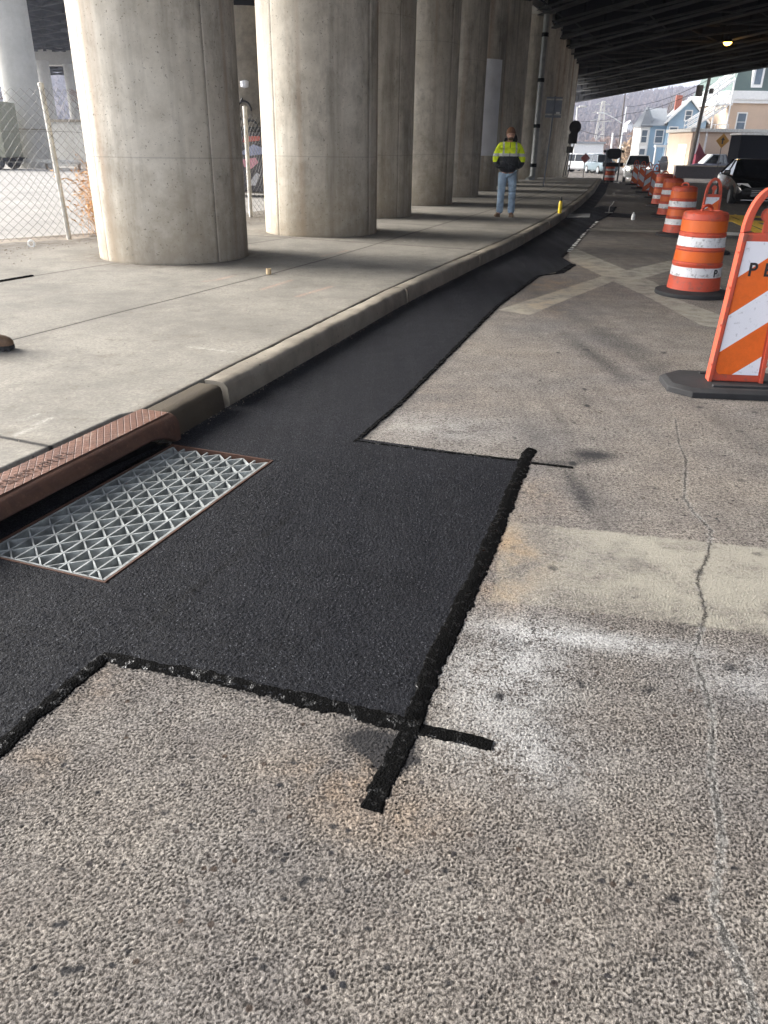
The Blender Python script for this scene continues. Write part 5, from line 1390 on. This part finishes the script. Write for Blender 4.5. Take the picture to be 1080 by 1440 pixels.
# black covered trailer
x, _, _ = at(1037, 215, 77); tr = empty('box_trailer', (x, 77, -.6)); tag(tr, 'long black box trailer with a pale roof edge parked by the tan garage', 'trailer')
mb = MB(); mb.box(.1, 9.5, 0, 2.4, 1.0, 3.55); mb.build('box', M['carblack'] if False else simple('matt_black_panel', (.004, .004, .005), .9, spec=.05), tr, bevel=.03)
mb = MB(); mb.box(0, 9.6, -.05, 2.45, 3.55, 3.72); mb.build('roof_edge', M['galvd'], tr, bevel=.03)
mb = MB(); mb.box(0.2, 9.4, .2, 2.2, .75, .998); mb.build('chassis', M['steel'], tr)
for xx in (1.4, 2.3, 7.8):
    for yy in (.25, 2.1):
        mb = MB(); mb.tube((xx, yy - .14, .45), (xx, yy + .14, .45), .45, n=20); mb.build('wheel', M['tyre'], tr, smooth=True)
# dark small truck with open white hood beside the trailer
x, _, _ = at(1016, 225, 75); tk = make_car('service_truck', simple('dark_plum_paint', (.02, .018, .035), .3), 'pickup', 4.4, 1.9, 1.9); tk.location = (x - .6, 75, -.55); tk.rotation_euler = (0, 0, math.radians(-60)); tag(tk, 'dark plum truck with a raised white hood beside the black trailer', 'truck')
mb = MB(); mb.add([(-.3, -1.9, 1.2), (.3, -1.9, 1.2), (.3, -.9, 1.9), (-.3, -.9, 1.9), (-.3, -1.85, 1.1), (.3, -1.85, 1.1), (.3, -.83, 1.8), (-.3, -.83, 1.8)], [(0, 1, 2, 3), (7, 6, 5, 4), (0, 4, 5, 1), (1, 5, 6, 2), (2, 6, 7, 3), (3, 7, 4, 0)]); mb.build('raised_hood', M['white'], tk)
# burgundy dumpster
x, _, _ = at(991, 225, 80); db = empty('dumpster', (x, 80, -.6)); tag(db, 'burgundy dumpster standing against the tan garage wall', 'dumpster')
bg = simple('burgundy_paint', (.18, .008, .025), .5, var=.2)
mb = MB(); mb.box(-.9, 1.9, 0, 1.5, .3, 1.95); mb.build('bin', bg, db, bevel=.03)
mb = MB(); mb.prism([(-.95, 0), (.0, 0), (-.05, .0), (-.55, .7), (-.75, 1.0)], 0, .08, Matrix.Translation((-.05, -.02, 1.9)) @ VER); mb.build('side_ear', bg, db)
mb = MB()
for k in range(6): mb.box(-.8 + k * .5, -.72 + k * .5, -.05, 0, .35, 1.9)
mb.build('side_rib', bg, db)
# dark concrete barrier wall
x0 = at(950, 240, 73)[0]; wl = empty('street_wall', (x0, 73, -.6)); tag(wl, 'long low dark barrier wall across the street in front of the tan garage', 'wall')
mb = MB(); mb.box(0, 22, 0, .5, 0, .95); mb.build('wall_panel', simple('dark_wall', (.055, .045, .045), .9, var=.3), wl)
mb = MB(); mb.box(-.05, 22, -.06, .56, .95, 1.05); mb.build('coping', M['soil'], wl)

# ================================================================ BUILDINGS
def wall_mat(name, col, plank=0.0):
    t = NT(name); z = t.xyz(); n = t.noise(.8, 4)
    c = t.mix(t.mr(n, .3, .7), tuple(x * .88 for x in col), col)
    nr = None
    if plank:
        f = t.math('FRACT', t.math('DIVIDE', z[2], plank)); c = t.mix(t.mr(f, 0, .12, .35, 0), c, tuple(x * .5 for x in col)); nr = t.bump(f, .4, .02)
    return t.fin(c, .8, nr)
BLUE = wall_mat('blue_siding', (.33, .48, .62), .18); TAN = wall_mat('tan_stucco', (.62, .47, .35)); ROOFG = wall_mat('grey_shingle', (.30, .32, .34), .22); GREEN = wall_mat('slate_green_shingle', (.10, .14, .13), .25)
BRICK = simple('red_brick', (.34, .12, .085), .9, var=.35, vs=6)
def window(par, x, y, z, w, h, d=.06, trim=.12, mat='wglass'):
    mb = MB(); mb.cbox((x, y - d / 2, z), (w, d, h)); a = mb.build('window', M[mat], par)
    mb = MB()
    for s in (-1, 1):
        mb.cbox((x + s * (w / 2 + trim / 2), y - d * .8, z), (trim, d * 1.6, h + 2 * trim)); mb.cbox((x, y - d * .8, z + s * (h / 2 + trim / 2)), (w - .004, d * 1.6, trim - .004))
    mb.cbox((x, y - d * 1.05, z), (w - .004, d * .3, .06)); mb.build('frame', M['white'], a)
    return a
def gable(mb, x0, x1, y0, y1, z0, z1, ov=.35, th=.2):
    """ridge along y"""
    xm = (x0 + x1) / 2; s = (z1 - z0) / (xm - x0)
    for sg_ in (-1, 1):
        e0 = (xm + sg_ * ((x1 - x0) / 2 + ov)); zz = z0 - ov * s
        vs = [(xm, y0 - ov, z1), (e0, y0 - ov, zz), (e0, y1 + ov, zz), (xm, y1 + ov, z1)]
        mb.add([(a, b, c) for a, b, c in vs] + [(a, b, c + th) for a, b, c in vs], [(3, 2, 1, 0), (4, 5, 6, 7), (0, 1, 5, 4), (1, 2, 6, 5), (2, 3, 7, 6), (3, 0, 4, 7)])
# blue house: its front faces us, at ~100 m
x, _, _ = at(930, 235, 100); hb = empty('blue_house', (x, 100, -.6)); tag(hb, 'pale blue two storey house with white trim and a steep gable', 'house')
hb.rotation_euler = (0, 0, math.radians(-12))
mb = MB(); mb.box(0, 4.2, 0, 9, 0, 5.3); mb.prism([(0, 5.3), (4.2, 5.3), (2.1, 7.4)], -9, 0, VER); mb.build('wall', BLUE, hb)
mb = MB(); gable(mb, 0, 4.2, 0, 9, 5.35, 7.5); rf = mb.build('roof', ROOFG, hb)
mb = MB(); 
for s in (-1, 1): mb.tube((2.1, -.40, 7.6), (2.1 + s * 2.45, -.40, 5.1), .14, n=4)
mb.build('bargeboard', M['white'], rf)
mb = MB(); mb.box(-2.6, -.02, 1.0, 8, 0, 4.9); mb.build('side_wing', BLUE, hb)
mb = MB(); mb.add([(-3.0, .6, 4.85), (0, .6, 4.85), (0, 8.4, 4.85), (-3.0, 8.4, 4.85), (-2.1, 4, 6.8), (0, 4, 6.8)], [(0, 1, 5, 4), (2, 3, 4, 5), (3, 0, 4), (1, 2, 5), (3, 2, 1, 0)]); mb.build('roof', ROOFG, hb)
mb = MB(); mb.prism([(-3.6, 1.6), (-2.9, .9), (-1.9, .9), (-1.3, 1.6), (-1.3, 2.4), (-3.6, 2.4)], 0, 4.7); tw = mb.build('bay', M['white'], hb)
mb = MB(); mb.add([(-3.8, 1.5, 4.7), (-3.0, .7, 4.7), (-1.8, .7, 4.7), (-1.1, 1.5, 4.7), (-1.1, 2.6, 4.7), (-3.8, 2.6, 4.7), (-2.4, 1.7, 7.0)], [(0, 1, 6), (1, 2, 6), (2, 3, 6), (3, 4, 6), (4, 5, 6), (5, 0, 6), (5, 4, 3, 2, 1, 0)]); mb.build('bay_roof', ROOFG, hb)
mb = MB(); mb.box(.9, 1.6, 4, 4.7, 6.6, 8.2); mb.build('chimney', BRICK, rf)
window(hb, 2.9, 0, 3.9, 1.0, 1.5); window(hb, 2.1, 0, 5.9, .6, .9); window(hb, -2.4, .9, 3.7, .6, 1.3); window(hb, -2.4, .9, 1.7, .6, 1.3); window(hb, -.7, 1.0, 3.7, .8, 1.3)
window(hb, .7, 0, 3.9, .8, 1.5)
mb = MB(); mb.box(-1.2, 2.6, -1.6, 0, 2.55, 2.8); pr2 = mb.build('porch_roof', M['white'], hb)
for k in (-1.1, 0, 1.2, 2.5):
    mb = MB(); mb.tube((k, -1.5, 0), (k, -1.5, 2.55), .09, n=8); mb.build('porch_post', M['white'], hb)
mb = MB(); mb.box(.9, 1.8, -.05, 0, 0, 2.1); mb.build('door', M['black'], hb)
mb = MB(); mb.box(2.62, 4.3, -1.4, 0, 0, 2.3); bx2 = mb.build('entry_box', BLUE, hb); mb = MB(); mb.box(2.6, 4.5, -1.6, 0, 2.3, 2.5); mb.build('entry_roof', M['white'], hb)
window(hb, 3.5, -1.4, 1.4, .6, .9)
# pale grey-blue house behind
x, _, _ = at(962, 200, 108); h2 = empty('grey_house', (x, 108, -.6)); tag(h2, 'pale grey gabled house squeezed between the blue house and the tan garage', 'house')
mb = MB(); mb.box(0, 6, 0, 8, 0, 5.6); mb.build('wall', wall_mat('pale_blue_siding', (.48, .55, .62), .2), h2)
mb = MB(); mb.add([(-.3, -.3, 5.6), (6.3, -.3, 5.6), (6.3, 8.3, 5.6), (-.3, 8.3, 5.6), (-.1, 4, 8.0), (6.1, 4, 8.0)], [(0, 1, 5, 4), (2, 3, 4, 5), (3, 0, 4), (1, 2, 5), (3, 2, 1, 0)]); mb.build('roof', wall_mat('light_shingle', (.42, .45, .5), .3), h2)
window(h2, 1.2, 0, 4.2, .8, 1.3); window(h2, 3.2, 0, 4.2, .8, 1.3)
# tan garage
x, _, _ = at(966, 235, 84); ga = empty('tan_garage', (x, 84, -.6)); tag(ga, 'low tan stucco garage with a flat white edged roof behind the leaning pole', 'garage')
mb = MB(); mb.box(0, 16, 0, 7, 0, 3.9); mb.build('wall', TAN, ga)
mb = MB(); mb.box(-.3, 16.3, -.3, 7.3, 3.9, 4.2); mb.build('roof', M['galvd'], ga)
mb = MB(); mb.box(.5, .7, -.05, 0, 0, 3.88); mb.box(1.3, 1.5, -.05, 0, 0, 3.88); mb.build('pilaster', M['white'], ga)
mb = MB(); mb.box(-.04, .0, 1, 3.4, 0, 2.8); mb.build('garage_door', M['white'], ga)
# tan mansard building
x, _, _ = at(1020, 180, 96); mn = empty('mansard_building', (x, 96, -.6)); tag(mn, 'tan apartment building with a green slate mansard roof and white cornice', 'building')
mb = MB(); mb.box(0, 16, 0, 12, 0, 7.4); mb.build('wall', TAN, mn)
mb = MB(); mb.box(-.45, 16.4, -.45, 12.4, 7.4, 8.25); mb.box(-.3, 16.3, -.3, 12.3, 7.05, 7.398); mb.build('cornice', M['white'], mn)
mb = MB(); mb.add([(0, 0, 8.25), (16, 0, 8.25), (16, 12, 8.25), (0, 12, 8.25), (.9, .9, 11.6), (15.1, .9, 11.6), (15.1, 11.1, 11.6), (.9, 11.1, 11.6)], [(0, 1, 5, 4), (1, 2, 6, 5), (2, 3, 7, 6), (3, 0, 4, 7), (4, 5, 6, 7), (3, 2, 1, 0)]); rf = mb.build('mansard_roof', GREEN, mn)
mb = MB(); mb.box(4.6, 6.6, -.1, 1.3, 9.0, 12.8); mb.build('chimney', BRICK, rf)
for xx in (2.6, 8.2):
    mb = MB(); mb.box(xx - .6, xx + .6, .05, 1.2, 8.6, 10.9); mb.prism([(xx - .7, 10.9), (xx + .7, 10.9), (xx + .7, 11.1), (xx - .7, 11.1)], 0, 1.3, Matrix.Translation((0, 1.2, 0)) @ VER)
    d_ = mb.build('dormer', M['white'], rf); mb = MB(); mb.box(xx - .35, xx + .35, -.01, .05, 8.9, 10.5); mb.build('pane', M['wglass'], d_)
for xx in (1.6, 7.0, 10):
    window(mn, xx, 0, 5.2, .9, 1.7); window(mn, xx, 0, 2.2, .9, 1.7)
# white external stairs on its left side
ms = MB()
for lv, (xa, xb, za, zb) in enumerate(((-4.6, -.6, 4.2, 6.7), (-3.4, -.4, 6.9, 9.2))):
    for dy in (-.9, .1):
        for dz in (0, .5, .95): ms.tube((xa, dy, za + dz), (xb, dy, zb + dz), .07 if dz else .12, n=4)
        for k in range(9):
            u = k / 8; ms.tube((xa + (xb - xa) * u, dy, za + (zb - za) * u), (xa + (xb - xa) * u, dy, za + (zb - za) * u + .95), .035, n=4)
for zz in (3.9, 6.8):
    ms.box(-1.9, -.02, -.9, .9, zz, zz + .12)
    for k in range(6): ms.tube((-1.9 + k * .37, -.9, zz), (-1.9 + k * .37, -.9, zz + 1), .04, n=4)
    ms.tube((-1.9, -.9, zz + 1), (0, -.9, zz + 1), .05, n=4)
ms.tube((-1.9, -.85, 0), (-1.9, -.85, 9.4), .09, n=6); ms.tube((-.25, -.85, 0), (-.25, -.85, 9.4), .09, n=6)
ms.build('outside_stairs', M['white'], mn)
# little far buildings
x, _, z = at(890, 173, 420); wb_ = empty('hillside_house', (x, 420, z - 4)); tag(wb_, 'tiny white house high on the wooded hillside', 'house')
mb = MB(); mb.box(-2.6, 0, 0, 5, 0, 3.4); mb.box(0.02, 2.6, 2, 5, 0, 2.4); mb.build('wall', M['white'], wb_); mb = MB(); gable(mb, -2.6, 0, 0, 5, 3.4, 4.8, .3, .2); mb.build('roof', M['white'], wb_)
x, _, _ = at(881, 230, 135); sh = empty('roadside_shed', (x, 135, -.6)); tag(sh, 'small pale tan shed beside the bushes left of the blue house', 'shed')
mb = MB(); mb.box(-.2, 3.2, 0, 4, 0, 2.6); mb.build('wall', simple('pale_tan', (.6, .52, .38), .8), sh); mb = MB(); mb.box(-.5, 3.5, -.3, 4.3, 2.6, 2.85); mb.build('roof', M['white'], sh)
x, _, _ = at(790, 235, 150); sh = empty('white_warehouse', (x - 14, 150, -.6)); tag(sh, 'low white warehouse far behind the round sign', 'building')
mb = MB(); mb.box(0, 21, 0, 12, 0, 3.2); mb.build('wall', M['white'], sh); mb = MB(); mb.box(-.3, 21.3, -.3, 12.3, 3.2, 3.5); mb.build('roof', ROOFG, sh)

# ================================================================ POLES
def pole(name, pts, r0, r1, mat, lab, cat):
    e = empty(name, pts[0]); tag(e, lab, cat); o0 = Vector(pts[0])
    mb = MB(); n = len(pts) - 1
    for i in range(n): mb.tube(Vector(pts[i]) - o0, Vector(pts[i + 1]) - o0, r0 + (r1 - r0) * i / n, r0 + (r1 - r0) * (i + 1) / n, n=10)
    mb.build('shaft', mat, e, smooth=True); return e
WOOD = simple('dark_pole_wood', (.10, .085, .07), .9, var=.3); GALV = M['white']
b = at(968, 240, 79); tp_ = at(1001, 95, 80)
e = pole('utility_pole', [(b[0], 79, -.6), tp_], .19, .14, WOOD, 'dark wooden utility pole leaning in front of the tan garage', 'utility pole')
q = Vector(at(992, 128, 80)) - Vector(e.location)
tr_ = MB(); tr_.tube(q + Vector((-.55, 0, -.45)), q + Vector((-.55, 0, .45)), .3, n=12); tr_.build('transformer', WOOD, e, smooth=True)
tr_ = MB(); tr_.tube(q + Vector((.55, 0, -.2)), q + Vector((.55, 0, .2)), .2, n=10); tr_.build('transformer', WOOD, e, smooth=True)
def cobra(px0, py0, px1, py1, D, arm, lab, armz=None):
    b = at(px0, py0, D); t_ = at(px1, py1, D)
    e = pole('street_lamp', [(b[0], D, -.6), t_], .11, .07, GALV, lab, 'street lamp')
    a0 = Vector(at(*arm[0], D)) - Vector(e.location); pts = [a0] + [Vector(at(*p, D)) - Vector(e.location) for p in arm[1:]]
    mb = MB(); mb.path(pts, .055, 8); mb.build('arm', GALV, e, smooth=True)
    mb = MB(); h = pts[-1]; mb.cbox((h.x - .35, h.y, h.z), (.8, .3, .16)); mb.build('lamp_head', GALV, e, bevel=.05)
    return e
cobra(868, 235, 881, 150, 112, [(874, 173), (862, 165), (852, 160), (848, 159)], 'tall pale street lamp with a long curved arm over the street')
cobra(806, 232, 812, 150, 95, [(812, 151), (818, 150), (824, 150)], 'pale street lamp with a flat arm just right of the columns')
b = at(857, 232, 130); tp_ = at(862, 187, 130); pole('short_pole', [(b[0], 130, -.6), tp_], .13, .13, GALV, 'short stout white pole left of the tall street lamp', 'pole')
b = at(876, 200, 135); tp_ = at(881, 118, 135); pole('utility_pole', [(b[0] - .6, 135, -.6), tp_], .12, .09, WOOD, 'thin far utility pole just right of the tall street lamp', 'utility pole')
# lattice pylon
x, _, _ = at(838, 230, 240); py_ = empty('power_pylon', (x, 240, -.6)); tag(py_, 'pale steel lattice power pylon in front of the hill', 'pylon')
mb = MB(); Hh = 14.5
def wz(z): return 1.5 - 1.2 * z / Hh
for k in range(9):
    z0, z1 = Hh * k / 9, Hh * (k + 1) / 9; a, b = wz(z0), wz(z1)
    for sx_, sy_ in ((1, 1), (-1, 1), (-1, -1), (1, -1)): mb.tube((a * sx_, a * sy_, z0), (b * sx_, b * sy_, z1), .12, n=4)
    mb.tube((-a, -a, z0), (b, -b, z1), .07, n=4); mb.tube((a, -a, z0), (-b, -b, z1), .07, n=4); mb.tube((-a, a, z0), (b, a, z1), .07, n=4)
mb.build('lattice', M['galvd'], py_)
mb = MB()
for z, w in ((9.5, 3.0), (11.6, 2.6), (13.6, 2.0)): mb.tube((-w, 0, z), (w, 0, z), .12, n=4); mb.tube((-w, 0, z), (0, 0, z + .9), .07, n=4); mb.tube((w, 0, z), (0, 0, z + .9), .07, n=4)
mb.build('cross_arm', M['galvd'], py_)
# overhead wires
def wire(p, q, sag, lab):
    mb = MB(); p = Vector(p); q = Vector(q); prev = None
    for k in range(25):
        u = k / 24; v = p.lerp(q, u); v.z -= sag * 4 * u * (1 - u)
        if prev is not None: mb.tube(prev, v, .022, n=4, caps=False)
        prev = v
    tag(mb.build('overhead_wire', M['steel']), lab, 'wire', 'overhead wires across the end of the street')
for k, (a, b, D0_, D1_) in enumerate((((801, 168), (881, 160), 100, 112), ((801, 176), (878, 190), 95, 112), ((881, 150), (997, 112), 112, 80), ((880, 160), (1000, 118), 112, 80))):
    wire(at(*a, D0_), at(*b, D1_), .5, ['upper wire left of the tall street lamp', 'lower wire left of the tall street lamp', 'upper wire between the tall street lamp and the leaning pole', 'lower wire between the tall street lamp and the leaning pole'][k])

# ================================================================ HILLS, TREES
def hmat():
    t = NT('wooded_hillside'); n = t.noise(.05, 6, .7); n2 = t.noise(.45, 5, .7); n3 = t.noise(.012, 4, .6)
    c = t.mix(t.mr(n2, .35, .65), (.085, .07, .065), (.20, .165, .15)); c = t.mix(t.mr(n, .42, .62), c, (.15, .12, .115)); c = t.mix(t.mr(n3, .5, .65, 0, .5), c, (.06, .07, .06))
    return t.fin(c, 1.0, t.bump(n2, 1, 3), spec=.05)
HM = hmat()
azs = np.radians(np.arange(-75, 62, .5)); rs_ = [260, 330, 400, 470, 540, 620, 700, 780, 860, 950, 1100, 1400]
def ridge(azd): return float(np.interp(azd, [-75, -35, -24, -10, 10, 13, 16, 20, 24, 30, 60], [120, 125, 110, 80, 50, 46, 46, 50, 56, 62, 80]))
def hz(r, a):
    R_ = ridge(math.degrees(a)); u = min(1, max(0, (r - 280) / 580)); u = u * u * (3 - 2 * u)
    h = R_ * u + 5 * mnoise.noise(Vector((a * 14, r * .006, 0))) * u + 2.5 * mnoise.noise(Vector((a * 60, r * .02, 3))) * u
    if r > 950: h = h * (1 - (r - 950) / 900 * .5)
    return h - .6
vs = []; 
for r in rs_:
    for a in azs: vs.append((r * math.sin(a), r * math.cos(a), hz(r, a) if r > 261 else -1.5))
n = len(azs); fs = [(i * n + k, i * n + k + 1, (i + 1) * n + k + 1, (i + 1) * n + k) for i in range(len(rs_) - 1) for k in range(n - 1)]
mb = MB(); mb.add(vs, fs); tag(mb.build('hills', HM, smooth=True, ang=180), kind='structure')
wmb = MB()
def tuft(x, y, z, w, h, k=5):
    a0 = random.random() * 6; base = []
    for j in range(k):
        a = a0 + j * 2 * PI / k; base.append((x + w * random.uniform(.7, 1.3) * math.cos(a), y + w * random.uniform(.7, 1.3) * math.sin(a), z + h * random.uniform(.3, .5)))
    n0_ = len(base); vs = [(x, y, z - 1)] + base + [(x + random.gauss(0, w * .2), y, z + h)]
    wmb.add(vs, [(0, 1 + (j + 1) % k, 1 + j) for j in range(k)] + [(1 + j, 1 + (j + 1) % k, k + 1) for j in range(k)])
for k in range(20000):
    rg_ = random.random()
    ad = random.uniform(11, 34) if rg_ < .65 else (random.uniform(-32, -20) if rg_ < .9 else random.uniform(-60, 50)); a = math.radians(ad)
    r = random.uniform(300, 960) if random.random() < .85 else random.uniform(850, 960)
    tuft(r * math.sin(a), r * math.cos(a), hz(r, a), random.uniform(.7, 1.5), random.uniform(2.2, 4.6) * (1 + (r > 850) * .35))
tag(wmb.build('hillside_woods', HM), 'bare purple grey woods covering the far hillside', kind='stuff')

def bare_tree(name, x, y, z, H_, lab, grp=None, seed=1, levels=5, mat=None, spread=.5, twig=.012, n0=3):
    rnd = random.Random(seed); root = empty(name, (x, y, z)); tag(root, lab, 'tree', grp); tk_ = MB(); cr_ = MB()
    def grow(p, d, L, r, lv):
        q = p + d * L; (tk_ if lv == levels else cr_).tube(p, q, r, r * .68, 5 if lv > 2 else 3, False)
        if lv == 0: return
        for c in range(n0 if lv > 1 else n0 + 1):
            ax = Vector((rnd.gauss(0, 1), rnd.gauss(0, 1), rnd.gauss(0, .6))).normalized()
            nd = (d + ax * spread * rnd.uniform(.6, 1.3) + Vector((0, 0, .12))).normalized()
            st = p.lerp(q, rnd.uniform(.55, 1.0)) if c else q
            grow(st, nd, L * rnd.uniform(.62, .86), max(twig, r * .58), lv - 1)
    grow(Vector((0, 0, -.2)), Vector((rnd.gauss(0, .05), rnd.gauss(0, .05), 1)).normalized(), H_ * .27, H_ * .018, levels)
    tk_.build('trunk', mat or M['bark'], root); cr_.build('crown', mat or M['bark'], root); return root
PINKB = simple('pinkish_bark', (.26, .19, .165), .9, var=.25); BRN = simple('brown_twigs', (.30, .19, .12), .9, var=.3)
GT = 'bare trees beyond the street'
tl = [(948, 120, 10.5, 'bare tree with an open crown rising behind the blue house'), (968, 124, 10.8, 'bare tree rising just left of the leaning utility pole'), (985, 118, 10, 'bare tree crossing behind the leaning utility pole'), (1005, 112, 11, 'bare tree between the leaning pole and the mansard building'),
      (904, 150, 7.5, 'brown twiggy tree just left of the blue house'), (893, 158, 7, 'brown bushy tree second from the blue house'), (884, 165, 6, 'brown tree beside the thin far utility pole'),
      (872, 170, 6, 'pale bare tree behind the tall street lamp'), (860, 175, 5.8, 'pale bare tree behind the short white pole'), (850, 172, 5.6, 'pale bare tree above the grey barricade frame'), (841, 180, 5.8, 'pale bare tree in front of the pylon foot'), (830, 176, 5.4, 'pale bare tree left of the pylon'), (820, 180, 5.4, 'pale bare tree above the darkened orange diamond sign'), (810, 176, 5.5, 'pale bare tree behind the round sign')]
for k, (px, D, H_, lab) in enumerate(tl):
    x, _, _ = at(px, 220, D); bare_tree('bare_tree', x, D, -.6, H_, lab, GT, seed=k + 3, levels=5, mat=(M['bark'] if k < 4 else BRN if k < 7 else PINKB), spread=.42 if k < 4 else .6, twig=.02 if k < 4 else .035, n0=3)
for k, (x, D, H_, lab) in enumerate(((-33, 70, 9, 'bare tree beyond the low wall at far left'), (-39, 78, 10, 'bare tree left of the pale viaduct column'), (-30, 86, 8, 'bare tree right of the pale viaduct column'))):
    bare_tree('bare_tree', x, D, .1, H_, lab, GT, seed=40 + k, levels=5, mat=PINKB, spread=.55, twig=.03)
# brown roadside bushes
def bush(px, D, w, h, col, lab, seed):
    rnd = random.Random(seed); x, _, _ = at(px, 230, D); e = empty('bush', (x, D, -.6)); tag(e, lab, 'bush'); mb = MB()
    for k in range(1500):
        u = Vector((rnd.gauss(0, 1), rnd.gauss(0, 1), abs(rnd.gauss(0, 1)))).normalized() * rnd.uniform(.35, 1) ** .5
        u *= 1 + .3 * mnoise.noise(u * 2 + Vector((seed, 0, 0)))
        c = Vector((u.x * w, u.y * w, u.z * h)); s = rnd.uniform(.08, .22)
        a, b = Vector((rnd.gauss(0, s), rnd.gauss(0, s), rnd.gauss(0, s))), Vector((rnd.gauss(0, s), rnd.gauss(0, s), rnd.gauss(0, s)))
        mb.add([c, c + a, c + b], [(0, 1, 2)])
    mb.build('foliage', simple('bush_leaves_%d' % seed, col, .9, var=.4, vs=1), e)
    mb = MB(); 
    for k in range(9): mb.tube((0, 0, 0), (rnd.gauss(0, w * .5), rnd.gauss(0, w * .5), h * .7), .05, .015, 5)
    mb.build('stems', M['bark'], e)
bush(896, 118, 2.6, 4.4, (.30, .20, .12), 'tall russet bush beside the blue house', 1); bush(886, 126, 2.6, 3.4, (.27, .20, .13), 'russet bush in the middle of the roadside growth', 2)
bush(899, 108, 1.8, 2.0, (.14, .13, .07), 'low olive bush in front of the blue house', 3); bush(876, 134, 2.0, 3.0, (.24, .2, .15), 'small brown bush at the foot of the tall street lamp', 4)
bush(903, 128, 3.0, 6.4, (.30, .19, .11), 'tallest russet bush on the slope behind the blue house', 5)

# ================================================================ LIGHT
SA, SE = math.radians(-74), math.radians(28)
sd = Vector((math.sin(SA) * math.cos(SE), math.cos(SA) * math.cos(SE), math.sin(SE)))
sl = bpy.data.lights.new('sun', 'SUN'); sl.energy = 3.6; sl.angle = math.radians(34); sl.color = (1, .96, .90)
so_ = bpy.data.objects.new('sun', sl); so_.rotation_euler = (-sd).to_track_quat('-Z', 'Y').to_euler(); COL.objects.link(so_)
w = bpy.data.worlds.new('World'); SC.world = w; w.use_nodes = True; nt = w.node_tree; nt.nodes.clear()
bgn = nt.nodes.new('ShaderNodeBackground'); sky = nt.nodes.new('ShaderNodeTexSky'); out = nt.nodes.new('ShaderNodeOutputWorld')
sky.sky_type = 'NISHITA'; sky.sun_disc = False; sky.sun_elevation = SE; sky.sun_rotation = SA; sky.air_density = 1.0; sky.dust_density = 3.0; sky.ozone_density = 1.0
hs = nt.nodes.new('ShaderNodeHueSaturation'); hs.inputs['Saturation'].default_value = .35; nt.links.new(sky.outputs[0], hs.inputs['Color']); nt.links.new(hs.outputs[0], bgn.inputs[0]); nt.links.new(bgn.outputs[0], out.inputs[0]); bgn.inputs[1].default_value = .15
SC.view_settings.view_transform = 'Standard'; SC.view_settings.look = 'None'; SC.view_settings.gamma = 1; SC.view_settings.exposure = 1.75
SC.cycles.max_bounces = 8; SC.cycles.diffuse_bounces = 5
# ---- air
mb = MB(); mb.box(-3100, 3100, -1600, 3100, -3, 190)
hz_ = mb.build('haze', bpy.data.materials.new('haze_air')); tag(hz_, 'pale blue haze over the far hillside', kind='stuff')
hm = hz_.data.materials[0]; hm.use_nodes = True; ht = hm.node_tree; ht.nodes.clear()
ho = ht.nodes.new('ShaderNodeOutputMaterial'); pv = ht.nodes.new('ShaderNodeVolumePrincipled')
pv.inputs['Color'].default_value = (.74, .80, 1.0, 1); pv.inputs['Density'].default_value = .0007; pv.inputs['Anisotropy'].default_value = .3
ht.links.new(pv.outputs[0], ho.inputs['Volume'])
